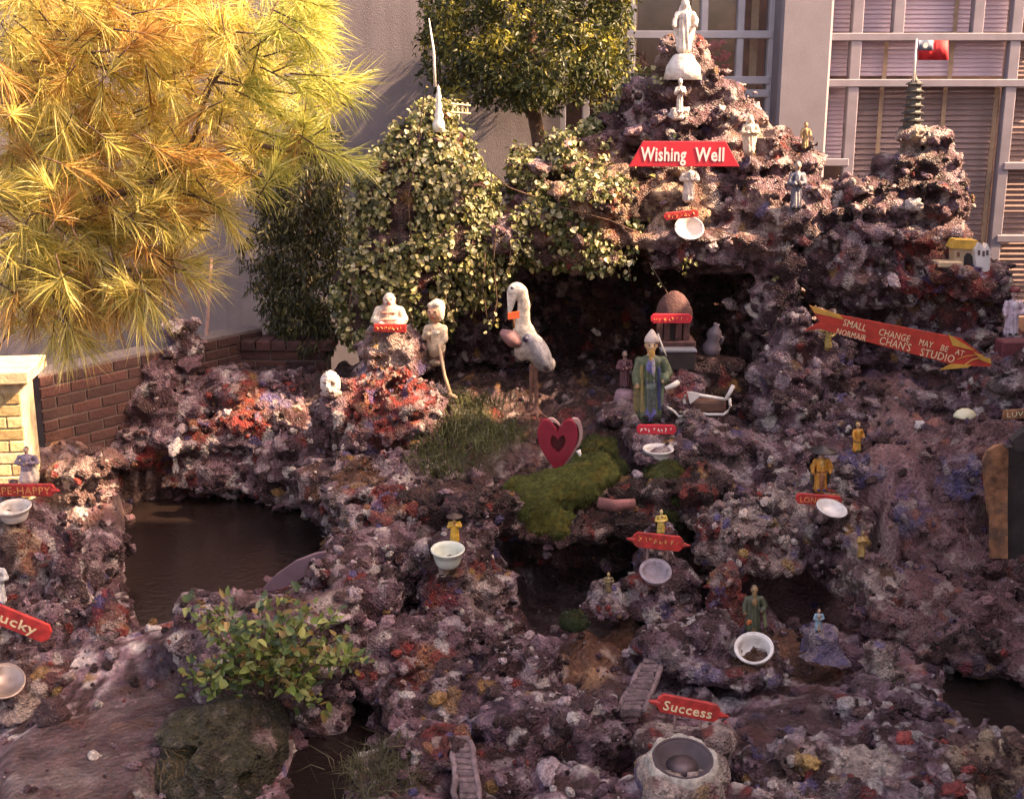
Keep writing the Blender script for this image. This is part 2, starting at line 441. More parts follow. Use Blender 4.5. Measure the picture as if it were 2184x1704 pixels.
# ------------------------------------------------------------------ the setting: ground sheet, terrain, ponds
def gridsheet(x0, x1, y0, y1, h):
    xs = np.arange(x0, x1 + h / 2, h); ys = np.arange(y0, y1 + h / 2, h)
    X, Y = np.meshgrid(xs, ys, indexing='ij'); n, m = len(xs), len(ys)
    I = np.arange(n * m).reshape(n, m)
    Q = np.stack((I[:-1, :-1], I[1:, :-1], I[1:, 1:], I[:-1, 1:]), -1).reshape(-1, 4)
    return X.ravel(), Y.ravel(), Q
gx, gy, gq = gridsheet(-60, 60, -40, 80, 4.0)
gm = raw_mesh('ground', np.stack((gx, gy, np.full_like(gx, -.45)), 1), gq, cols=np.tile((.16, .12, .11), (len(gx), 1)))
tag(mobj('ground', gm, M['ground']), 'bare dark ground around the rock garden', None, None, 'structure')

Z0Y = np.array((2.0, 3.5, 4.05, 5.0, 5.8, 6.30, 6.50, 6.7, 7.2, 7.8, 9.0, 12.0))
Z0Z = np.array((-.10, -.10, -.09, -.09, -.05, .02, .36, .48, .62, .70, .72, .72))
def poly_sd(x, y, poly):
    """signed distance to a closed polygon, negative inside"""
    d = np.full(len(x), 1e9); ins = np.zeros(len(x), bool)
    n = len(poly)
    for i in range(n):
        ax, ay = poly[i]; bx, by = poly[(i + 1) % n]
        ex, ey = bx - ax, by - ay; wx, wy = x - ax, y - ay
        t = np.clip((wx * ex + wy * ey) / (ex * ex + ey * ey + 1e-12), 0, 1)
        d = np.minimum(d, np.hypot(wx - t * ex, wy - t * ey))
        c = ((ay <= y) & (y < by)) | ((by <= y) & (y < ay))
        with np.errstate(divide='ignore', invalid='ignore'):
            xi = ax + (y - ay) / (by - ay if by != ay else 1e-12) * ex
        ins ^= c & (x < xi)
    return np.where(ins, -d, d)
POND_L = ([(250, 1068), (420, 1052), (690, 1050), (720, 1150), (660, 1255), (420, 1300), (395, 1345), (285, 1355), (245, 1260)], .08)
POND_F = ([(615, 1490), (740, 1470), (810, 1490), (870, 1560), (800, 1625), (770, 1704), (765, 1800), (560, 1800), (590, 1660), (615, 1580)], -.13)
POND_R = ([(1985, 1440), (2080, 1400), (2260, 1380), (2260, 1600), (2090, 1588), (1990, 1520)], -.04)
PONDS = []
for poly, z in (POND_L, POND_F, POND_R):
    PONDS.append(([tuple(atz(u, v, z)[:2]) for u, v in poly], z))
FLAT = []                                  # smooth painted concrete pans: (polygon, height)
for poly, z in (([(0, 1704), (0, 1540), (180, 1480), (400, 1365), (470, 1400), (420, 1500), (330, 1600), (270, 1750), (0, 1800)], .06),
                ([(1540, 1560), (1600, 1480), (1750, 1440), (1850, 1480), (1800, 1600), (1640, 1625)], .02),
                ([(1190, 1440), (1300, 1420), (1380, 1450), (1350, 1510), (1230, 1510)], .03),
                ([(1100, 1310), (1160, 1250), (1330, 1255), (1350, 1330), (1290, 1400), (1150, 1410)], -.24),
                ([(1470, 1290), (1560, 1300), (1700, 1270), (1840, 1290), (1850, 1400), (1700, 1400), (1640, 1340), (1500, 1330)], -.24)):
    FLAT.append(([tuple(atz(u, v, z)[:2]) for u, v in poly], z))
def ss(a, b, x):
    t = np.clip((x - a) / (b - a), 0, 1); return t * t * (3 - 2 * t)
def ground_h(x, y, detail=True):
    x = np.asarray(x, float); y = np.asarray(y, float)
    ys = y - .14 * np.sin(x * 2.1 + .6) * ss(5.6, 6.1, y) * ss(7.0, 6.6, y)
    z = np.interp(ys, Z0Y, Z0Z)
    z = z * (1 - .9 * ss(8.15, 8.35, y) * ss(-.9, -1.1, x))
    z = z + .18 * ss(1.2, 2.6, x) * ss(5.0, 6.5, y)
    P = np.stack((x, y, np.zeros_like(x)), 1)
    fl = np.zeros(len(x))
    if detail:
        z = z + .10 * (fbm(P * 2.6, 3, 5) - .5) + .06 * (fbm(P * 8, 2, 9) - .5) + .13 * (.45 - worley(np.stack((x * 4.3, y * 4.3, z * 2), 1), 13)[0])
        w, _ = worley(np.stack((x * 9, y * 9, z * 9), 1), 3); z = z + .07 * (.5 - w)
        w, _ = worley(np.stack((x * 21, y * 21, z * 21), 1), 8); z = z + .026 * (.5 - w)
    for poly, zz in FLAT:
        sd = poly_sd(x, y, poly); k = ss(.10, -.06, sd); fl = np.maximum(fl, k)
        z = z * (1 - .82 * k) + (zz - .05 + .03 * (fbm(P * 7, 3, 2) - .5)) * .82 * k
    for poly, zz in PONDS:
        sd = poly_sd(x, y, poly); k = ss(.06, -.10, sd)
        z = z * (1 - k) + (zz - .14) * k
        k2 = ss(.30, .0, sd) * (1 - k); z = z * (1 - .6 * k2) + np.minimum(z, zz + .05 + .05 * fbm(P * 6, 2, 4)) * .6 * k2
        rim = zz + .015 + .05 * fbm(P * 9, 2, 6) - .5 * np.clip(sd - .22, 0, 1); z = np.where(sd > -.045, np.maximum(z, rim), z)
    return z, fl

PAL = {   # weight, linear colour
    'mix': [(33, (.068, .029, .028)), (24, (.155, .077, .090)), (19, (.30, .180, .200)), (14, (.50, .37, .375)), (7, (.70, .60, .54)), (1.8, (.28, .05, .04)), (1.2, (.12, .09, .20)), (1.2, (.36, .19, .07))],
    'olive': [(40, (.055, .050, .024)), (30, (.085, .072, .035)), (20, (.045, .036, .022)), (8, (.13, .10, .06))],
    'dark': [(54, (0.044, 0.018, 0.015)), (25, (0.094, 0.042, 0.035)), (10, (0.198, 0.106, 0.093)), (4, (0.418, 0.288, 0.251)), (4, (0.242, 0.038, 0.028)), (1.5, (0.099, 0.077, 0.149)), (2, (0.352, 0.173, 0.056))],
    'pale': [(22, (0.110, 0.053, 0.047)), (24, (0.297, 0.182, 0.167)), (27, (0.517, 0.365, 0.316)), (15, (0.748, 0.586, 0.493)), (5, (0.330, 0.058, 0.047)), (4, (0.187, 0.144, 0.279)), (3, (0.462, 0.269, 0.093))],
    'mauve': [(40, (0.220, 0.101, 0.093)), (30, (0.286, 0.144, 0.135)), (14, (0.363, 0.211, 0.205)), (4, (0.165, 0.096, 0.167)), (5, (0.374, 0.134, 0.093)), (5, (0.484, 0.346, 0.298))],
    'red': [(26, (0.330, 0.048, 0.037)), (30, (0.187, 0.048, 0.042)), (12, (0.396, 0.163, 0.084)), (16, (0.506, 0.355, 0.307)), (6, (0.143, 0.096, 0.223)), (14, (0.088, 0.038, 0.037))],
    'blue': [(24, (0.143, 0.115, 0.251)), (26, (0.253, 0.192, 0.288)), (22, (0.374, 0.269, 0.307)), (12, (0.550, 0.422, 0.400)), (16, (0.187, 0.086, 0.088))],
    'white': [(50, (0.660, 0.509, 0.419)), (26, (0.495, 0.365, 0.307)), (12, (0.330, 0.192, 0.167)), (6, (0.605, 0.384, 0.186))],
    'brown': [(40, (0.132, 0.053, 0.028)), (30, (0.198, 0.086, 0.047)), (16, (0.099, 0.040, 0.026)), (8, (0.308, 0.163, 0.084)), (4, (0.440, 0.307, 0.242))],
    'warm': [(30, (0.121, 0.058, 0.045)), (22, (0.242, 0.125, 0.093)), (20, (0.462, 0.298, 0.195)), (14, (0.682, 0.480, 0.316)), (5, (0.352, 0.067, 0.037)), (4, (0.550, 0.326, 0.093))],
}
def pick(pal, r):
    w = np.array([p[0] for p in PAL[pal]], float); c = np.array([p[1] for p in PAL[pal]]); cw = np.cumsum(w) / w.sum()
    return c[np.searchsorted(cw, np.clip(r, 0, .9999))]
def rock_cols(V, pal, s=0, sc=19.0):
    _, c1 = worley(V * sc, s + 31); _, c2 = worley(V * sc * .38 + 4, s + 47)
    a = pick(pal, c1); b = pick(pal, c2); k = (fbm(V * 7, 2, s + 3) > .5).astype(float)[:, None] * .6
    base = a * (1 - k) + b * k
    return base * (.6 + .8 * fbm(V * 14, 2, s + 77))[:, None]

gx, gy, gq = gridsheet(-4.0, 4.0, 3.0, 9.2, .024)
gz, gflat = ground_h(gx, gy)
edge = np.minimum.reduce((gx + 4.0, 4.0 - gx, gy - 3.0))
gz = np.where(edge < .3, gz * edge / .3 - .5 * (1 - edge / .3), gz)
GV = np.stack((gx, gy, gz), 1)
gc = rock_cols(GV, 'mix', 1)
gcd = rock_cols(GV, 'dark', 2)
k = ss(6.3, 7.2, gy)[:, None]; gc = gc * (1 - k) + gcd * .75 * k                 # grotto shade painted into the floor colour
gcm = rock_cols(GV, 'mauve', 3, 5.0); k = np.clip(gflat, 0, 1)[:, None] * .8; gc = gc * (1 - k) + gcm * np.array((.23, .195, .18)) * (.4 + 1.2 * fbm(GV * 34, 3, 5))[:, None] * k
k = (ss(1.0, 1.7, gx) * ss(4.9, 5.3, gy))[:, None] * .75; gc = gc * (1 - k) + rock_cols(GV, 'mauve', 5, 8.0) * k
for (u, v, z, r) in ((1250, 1330, .13, .20), (1230, 1380, .1, .18), (1700, 1330, .1, .3), (1300, 1270, .15, .2)):   # rusty brown wet floor
    p = atz(u, v, z); k = ss(r * 1.2, r * .6, np.hypot(gx - p[0], gy - p[1]))[:, None]; gc = gc * (1 - k) + rock_cols(GV, 'brown', 6, 9) * k
for (u, v, z, r) in ((1000, 900, .6, .22), (950, 980, .5, .25), (1060, 960, .5, .2), (860, 1000, .45, .2), (1380, 1040, .45, .22), (1420, 1000, .5, .16), (1890, 1440, 0, .12)):   # thin moss on the soil
    p = atz(u, v, z); k = ss(r * 1.2, r * .5, np.hypot(gx - p[0], gy - p[1]) + .15 * (fbm(GV * 9, 2, 8) - .5))[:, None] * .8
    gc = gc * (1 - k) + np.array((.055, .06, .022)) * (.6 + .9 * fbm(GV * 25, 2, 12))[:, None] * k
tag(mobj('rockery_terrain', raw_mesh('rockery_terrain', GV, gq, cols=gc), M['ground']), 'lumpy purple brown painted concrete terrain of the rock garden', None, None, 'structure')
POND_LABEL = ['dark still pond with brown water below the brick wall', 'narrow black pool at the bottom edge by the green shrub', 'dark greenish pool at the lower right edge']
for (poly, z), lab in zip(PONDS, POND_LABEL):
    c = np.mean(poly, 0); big = [c + (np.array(p) - c) * 1.16 for p in poly]
    me = bpy.data.meshes.new('pond_water'); me.from_pydata([(p[0], p[1], z) for p in big], [], [tuple(range(len(big)))])
    me.update()
    tag(mobj('pond_water', me, M['water']), lab, None, None, 'structure')

# ------------------------------------------------------------------ the building behind
BY = 10.0
def W(u, v, Y=BY): return at(u, v, Y)
bld = thing('building', W(1400, 700), 'grey stucco building with large gridded windows and a thick pillar', 'building')
zb, zt = -.2, 5.6
def vbox(mb, u0, u1, z0, z1, y0, y1, bev=.0, v=180):
    x0, x1 = W(u0, v)[0], W(u1, v)[0]
    mb.box(((x0 + x1) / 2, (y0 + y1) / 2, (z0 + z1) / 2), ((x1 - x0) / 2, (y1 - y0) / 2, (z1 - z0) / 2), bev=bev)
m = MB(); x1 = W(1195, 180)[0]
m.box(((-7 + x1) / 2, BY + .2, (zb + zt) / 2), ((x1 + 7) / 2, .25, (zt - zb) / 2)); m.build('wall', M['wall'], bld)
m = MB(); vbox(m, 1642, 1748, zb, zt, BY - .32, BY + .3, .02); m.build('pillar', M['pillar'], bld)
m = MB(); xr = 7.0
m.box(((x1 + xr) / 2, BY + .2, 5.2), ((xr - x1) / 2, .25, .4)); m.build('spandrel', M['wall'], bld); m = MB(); m.box(((x1 + xr) / 2, BY + .2, .05), ((xr - x1) / 2, .25, .25)); m.build('spandrel', M['wall'], bld)
m = MB(); m.box(((x1 + xr) / 2, BY + 1.1, 2.7), ((xr - x1) / 2, .05, 2.9)); m.build('interior_wall', M['interior'], bld)
m = MB(); m.box((0, BY + .55, 5.62), (7.0, .9, .06)); m.build('roof_slab', M['wall'], bld)
def zv(v): return W(1400, v)[2]
ZT, ZB = 4.8, .3
def window(u0, u1, frames_v, transoms, matn, label, w=.055):
    """frames_v: (u, z_low, z_high) upright bars; transoms: (v, u_from, u_to)"""
    win = place(bpy.data.objects.new('window', None), bld); win['label'] = label
    for (u, a, b) in frames_v:
        m = MB(); x = W(u, 180)[0]; m.box((x, BY, (a + b) / 2), (w / 2, .045, (b - a) / 2), bev=.006); m.build('mullion', M[matn], win)
    for (v, a, b) in transoms:
        m = MB(); xa, xb = W(a, 180)[0], W(b, 180)[0]; m.box(((xa + xb) / 2, BY - .003, zv(v)), ((xb - xa) / 2, .05, .03), bev=.006); m.build('transom', M[matn], win)
    return win
wl_ = window(1195, 1645, [(1200, ZB, ZT), (1250, ZB, ZT), (1414, zv(176), zv(75)), (1496, zv(72), ZT), (1573, ZB, ZT), (1640, ZB, ZT), (1345, ZB, ZT)],
             [(75, 1200, 1640), (172, 1200, 1640), (200, 1573, 1640), (-30, 1200, 1640)], 'frame', 'grid window behind the white statue')
wr_ = window(1745, 2400, [(1752, ZB, ZT), (1818, ZB, ZT), (1904, zv(76), ZT), (2071, zv(76), ZT), (2153, ZB, ZT), (2300, ZB, ZT)],
             [(80, 1750, 2400), (178, 1750, 2400), (346, 1752, 1818), (354, 2153, 2400), (508, 2153, 2400), (-60, 1750, 2400)], 'frame_dark', 'blind covered window behind the flag', .085)
for win, us, vs in ((wl_, (1200, 1250, 1345, 1573, 1640), (-60, 75, 172, 700)), (wr_, (1752, 1818, 2153, 2300), (-60, 80, 178, 700))):
    for a, b in zip(us[:-1], us[1:]):
        for c, d in zip(vs[:-1], vs[1:]):
            xa, xb = W(a, 180)[0] + .02, W(b, 180)[0] - .02; za, zc = zv(d), zv(c)
            m = MB(); m.box(((xa + xb) / 2, BY + .008, (za + zc) / 2), ((xb - xa) / 2, .003, (zc - za) / 2)); m.build('pane', M['glass'], win)
# blinds: every slat its own piece
def blind(u0, u1, v0, v1, pitch, matn, label, tapes, tilt=1.2):
    xa, xb = W(u0, 180)[0], W(u1, 180)[0]; zt_, zl = zv(v0), zv(v1)
    b = thing('venetian_blind', ((xa + xb) / 2, BY + .13, zl), label, 'blind', 'venetian blinds in the right windows')
    m = MB(); m.box(((xa + xb) / 2, BY + .13, zt_ + .015), ((xb - xa) / 2, .03, .014), bev=.003); m.build('head_rail', M[matn], b)
    ms = MB(); ms.box((0, 0, 0), ((xb - xa) / 2, pitch * .56, .0022), R=rotx(tilt + math.pi * 0)); proto = None
    n = int((zt_ - zl) / pitch)
    for i in range(n):
        if proto is None:
            proto = ms.build('slat', M[matn], b); me = proto.data; o = proto
        else:
            o = bpy.data.objects.new('slat', me); place(o, b)
        o.location = ((xa + xb) / 2 + random.uniform(-.002, .002), BY + .13, zt_ - (i + .5) * pitch)
        o.rotation_euler = (random.uniform(-.05, .05), random.uniform(-.003, .003), 0)
    for u in tapes:
        m = MB(); x = W(u, 180)[0]; m.box((x, BY + .13 - pitch * .62 - .004, (zt_ + zl) / 2), (.017, .0015, (zt_ - zl) / 2)); m.build('ladder_tape', M['tape'], b)
blind(1757, 1813, -40, 74, .034, 'slat_pale_refl', 'small pale blind left of the flag, in the topmost row beside the pillar', (1769,))
blind(1823, 2148, -40, 74, .034, 'slat_pale_refl', 'wide pale pink blind along the top edge above the flag', (2036,))
blind(1757, 1813, 86, 171, .034, 'slat_pale_refl', 'small pale blind beside the pillar, in the row of the flag', (1767,))
blind(1823, 2148, 86, 171, .034, 'slat_pale_refl', 'wide pale blind right behind the flag', (1893, 2034))
blind(1757, 1813, 190, 345, .034, 'slat_pale_refl', 'narrow tall pale blind beside the pillar below the flag row', (1772,))
blind(1823, 2148, 186, 690, .044, 'slat_dark_refl', 'big darker toned blind behind the small dark pagoda', (1890, 2027, 2138))
blind(2160, 2290, 86, 171, .034, 'slat_dark_refl', 'brown blind at the right edge level with the flag', (2172,))
blind(2160, 2290, 190, 350, .044, 'slat_dark_refl', 'dim blind at the right edge below the flag', (2174,))
blind(2160, 2290, 362, 690, .044, 'slat_dark_refl', 'lowest dim blind at the right edge of the windows', (2172,))
# orange curtain poles inside the left window
for u, lab in ((1352, 'orange curtain strip inside the grid window next to the round tree'), (1484, 'orange curtain strip behind the white statue on the peak'), (1612, 'orange curtain strip inside the grid window next to the pillar')):
    m = MB(); x = W(u, 180)[0]; m.box((x, BY + .16, 3.0), (.03, .012, 1.8), bev=.004); tag(m.build('curtain_strip', M['tape']), lab, 'curtain')

fb = thing('reflection_flowers', W(1530, 150, BY + .4), 'added pink blossoms standing in for a reflection in the grid window behind the white statue', 'flowers')  # blossoms added to stand in for a reflection in the glass
FB = MB()
for i in range(34):
    q = W(random.uniform(1512, 1555), random.uniform(92, 128) if random.random() < .6 else random.uniform(120, 165), BY + .4 + random.uniform(-.1, .1)); r_ = random.uniform(.018, .035)
    FB.lathe([(.001, -r_ * .5), (r_ * .5, -r_ * .3), (r_, r_ * .3), (r_ * .6, r_ * .35), (.001, -r_ * .1)], q, 7, rotx(random.uniform(0, 1.5)) @ rotz(random.uniform(0, 6)), None, .25)
FB.build('blossoms', mat('pink petals', (.55, .10, .16), rough=.6, var=.4, scale=30), fb, True)
FB = MB(); FB.tube([W(1530, 230, BY + .4), W(1532, 150, BY + .4)], [.012, .006], 6); FB.build('stem', mat('flower stem', (.05, .09, .03)), fb, True)
# unseen building added right of the view, its steps shaped to shade the garden
nb = thing('shade_building', (4.9, 0, 0), 'plain grey building added unseen beside the garden, stepped to shade it', 'building')
for (ya, yb, top, nm) in ((-8, 5.15, 7.0, 'wall'), (5.15, 5.75, 6.1, 'shade_step_high'), (5.75, 6.45, 4.95, 'shade_step_mid'), (6.45, 7.15, 4.4, 'shade_step_rear'), (7.15, 9.2, 3.0, 'shade_step_low')):
    m = MB(); m.box((5.9, (ya + yb) / 2, (top - .45) / 2), (1.0, (yb - ya) / 2 - .003, (top + .45) / 2)); m.build(nm, M['wall'], nb)
    m = MB(); m.box((5.87, (ya + yb) / 2, top + .022), (1.05, (yb - ya) / 2 - .003, .02)); m.build('roof', M['darkwood'], nb)

# ------------------------------------------------------------------ brick walls
def brick_mesh(l, h, d):
    m = MB(); m.box((0, 0, 0), (l / 2, d / 2, h / 2), bev=.004)
    me = bpy.data.meshes.new('brick'); me.from_pydata(m.v, [], m.f); me.update()
    import bmesh
    bm = bmesh.new(); bm.from_mesh(me); bmesh.ops.recalc_face_normals(bm, faces=bm.faces); bm.to_mesh(me); bm.free()
    me.materials.append(M['brick']); return me
def brick_wall(name, label, p0, ang, length, z0, z1, thick, cols, L=.205, mortar='mortar', H=.068, cap=True, joint=.009):
    d = np.array((math.cos(ang), math.sin(ang), 0)); nrm = np.array((d[1], -d[0], 0)); R = rotz(ang)
    p0 = np.array((p0[0], p0[1], 0.0))
    w = thing(name, (p0[0], p0[1], z0), label, 'brick wall' if 'wall' in name else 'post')
    m = MB(); c = p0 + d * length / 2; m.box((c[0], c[1], (z0 + z1) / 2), (length / 2 - .004, thick / 2 - .006, (z1 - z0) / 2 - .002), R=R); m.build('mortar', M[mortar], w)
    me = {L: brick_mesh(L - joint, H - joint, .10)}
    ri = int((z1 - z0) / H)
    def put(mesh_l, s, z, off=0.0, rot=0.0, me_=None):
        key = round(mesh_l, 3)
        if key not in me: me[key] = brick_mesh(key - joint, H - joint, .10)
        o = bpy.data.objects.new('brick', me_ or me[key]); place(o, w)
        q = p0 + d * s + nrm * (thick / 2 - .05 + .003 + random.uniform(-.002, .002) + off)
        o.location = (q[0], q[1], z); o.rotation_euler = (0, 0, ang + rot)
        cc = random.choice(cols); f = random.uniform(.75, 1.25); o.color = (cc[0] * f, cc[1] * f, cc[2] * f, 1)
    for r in range(ri):
        z = z0 + (r + .5) * H; s = -(L / 2 if r % 2 else 0)
        while s < length - .03:
            a, b = max(s, 0), min(s + L, length)
            if b - a > .05: put(b - a, (a + b) / 2, z)
            s += L
    if cap:
        cm = brick_mesh(.105 - joint, .065, thick + .05)
        s = 0
        while s < length - .05:
            put(.105, s + .0525, z0 + ri * H + .036, -(thick / 2 - .05 + .003), 0, cm); s += .105
    return w
M['tan_mortar'] = mat('tan mortar', (.52, .42, .26), rough=.95, var=.25, scale=30, bump=.5, bscale=120)
REDB = [(.075, .026, .022), (.058, .022, .019), (.088, .032, .024), (.05, .02, .018)]
TANB = [(.60, .45, .21), (.66, .51, .25), (.55, .39, .17), (.64, .48, .27)]
pW = at(60, 800, 6.95)
brick_wall('brick_wall', 'dark red brick wall running back behind the pond under the pine', (pW[0], 6.95), math.radians(54), 1.75, .14, .97, .20, REDB, cap=False)
pB = at(395, 740, 8.25)
brick_wall('low_brick_wall', 'low red brick wall with upright coping bricks at the foot of the grey wall', (pB[0], 8.25), math.radians(-3), 1.0, .1, .86, .2, REDB)
pP = at(-215, 900, 6.35)
post = brick_wall('brick_post', 'sunlit yellow brick gate post at the left edge', (pP[0], 6.55), math.radians(8), .60, .15, 1.02, .30, TANB, cap=False, mortar='tan_mortar')
c = np.array((pP[0] + .30, 6.60, 1.06)); m = MB(); m.box(c, (.36, .22, .035), R=rotz(math.radians(8)), bev=.006); m.build('cap_slab', mat('sunny cap stone', (.60, .46, .28), var=.2, bump=.4), post)
m = MB(); q = at(450, 550, 8.05); q2 = at(435, 736, 8.05); m.tube([q2 - (0, 0, .1), q], [.016, .013], 6)
tag(m.build('wooden_stake', M['stake']), 'thin grey wooden stake leaning against the grey wall', 'stake')
# ------------------------------------------------------------------ rocks
def ico(sub=1):
    t = (1 + 5 ** .5) / 2
    V = [(-1, t, 0), (1, t, 0), (-1, -t, 0), (1, -t, 0), (0, -1, t), (0, 1, t), (0, -1, -t), (0, 1, -t), (t, 0, -1), (t, 0, 1), (-t, 0, -1), (-t, 0, 1)]
    F = [(0, 11, 5), (0, 5, 1), (0, 1, 7), (0, 7, 10), (0, 10, 11), (1, 5, 9), (5, 11, 4), (11, 10, 2), (10, 7, 6), (7, 1, 8), (3, 9, 4), (3, 4, 2), (3, 2, 6), (3, 6, 8), (3, 8, 9), (4, 9, 5), (2, 4, 11), (6, 2, 10), (8, 6, 7), (9, 8, 1)]
    V = [np.array(v, float) / np.linalg.norm(v) for v in V]
    for _ in range(sub):
        mid = {}; F2 = []
        def g(a, b):
            k = (min(a, b), max(a, b))
            if k not in mid:
                p = V[a] + V[b]; V.append(p / np.linalg.norm(p)); mid[k] = len(V) - 1
            return mid[k]
        for a, b, c in F:
            x, y, z = g(a, b), g(b, c), g(c, a); F2 += [(a, x, z), (b, y, x), (c, z, y), (x, y, z)]
        F = F2
    return np.array(V), np.array(F)
ICO0, ICO1, ICO2 = ico(0), ico(1), ico(2)
def lumps(base, n, amp, seed):
    out = []
    for i in range(n):
        V = base[0].copy(); P = V * 1.6 + 13.7 * i + seed
        d = 1 + amp * (fbm(P, 2, seed) - .5) * 2 + amp * .8 * (.5 - worley(P * 1.3, seed)[0])
        s = np.array((random.uniform(.8, 1.25), random.uniform(.8, 1.25), random.uniform(.6, .95)))
        out.append(V * d[:, None] * s)
    return np.array(out)
LUMP0, LUMP1, LUMP2 = lumps(ICO0, 10, .45, 3), lumps(ICO1, 12, .55, 5), lumps(ICO2, 8, .6, 9)
def rand_rot(n):
    q = RNG.normal(size=(n, 4)); q /= np.linalg.norm(q, axis=1)[:, None]; w, x, y, z = q.T
    return np.stack((1 - 2 * (y * y + z * z), 2 * (x * y - z * w), 2 * (x * z + y * w), 2 * (x * y + z * w), 1 - 2 * (x * x + z * z), 2 * (y * z - x * w),
                     2 * (x * z - y * w), 2 * (y * z + x * w), 1 - 2 * (x * x + y * y)), 1).reshape(n, 3, 3)
def stones_mesh(name, pos, rad, cols):
    """many small stones, joined"""
    Vs, Fs, Cs, off = [], [], [], 0
    big = rad > .017
    for sel, L, F in ((big, LUMP1, ICO1[1]), (~big, LUMP0, ICO0[1])):
        n = int(sel.sum())
        if not n: continue
        k = RNG.integers(0, len(L), n)
        V = np.einsum('nij,nvj->nvi', rand_rot(n), L[k]) * rad[sel][:, None, None] + pos[sel][:, None, :]
        nv = V.shape[1]
        Fs.append((F[None] + off + (np.arange(n) * nv)[:, None, None]).reshape(-1, 3)); off += n * nv
        Vs.append(V.reshape(-1, 3)); Cs.append(np.repeat(cols[sel], nv, 0))
    return raw_mesh(name, np.concatenate(Vs), np.concatenate(Fs), cols=np.concatenate(Cs))
CAMP = np.array((0, 0, CAMZ))
def sample_surface(V, Q, dens, face=-.25):
    A, B, C, D = V[Q[:, 0]], V[Q[:, 1]], V[Q[:, 2]], V[Q[:, 3]]
    N = np.cross(C - A, D - B); ar = np.linalg.norm(N, axis=1) / 2; N = N / (2 * ar[:, None] + 1e-12)
    cen = (A + B + C + D) / 4; d = CAMP - cen; d /= np.linalg.norm(d, axis=1)[:, None]
    ar = np.where((N * d).sum(1) > face, ar, 0)
    n = int(ar.sum() * dens)
    if n < 1: return np.zeros((0, 3)), np.zeros((0, 3))
    f = RNG.choice(len(Q), n, p=ar / ar.sum()); s, t = RNG.random((2, n, 1))
    P = (A[f] * (1 - s) + B[f] * s) * (1 - t) + (D[f] * (1 - s) + C[f] * s) * t
    return P, N[f]
NTRI = [0]
ROCKS = {}
def blob(u, v, Y, ru, rv, ry, tilt=0.0):
    k = mpp(u, v, Y); p = at(u, v, Y)
    return ('ell', p, (ru * k, ry, rv * k), None, None if not tilt else roty(tilt))
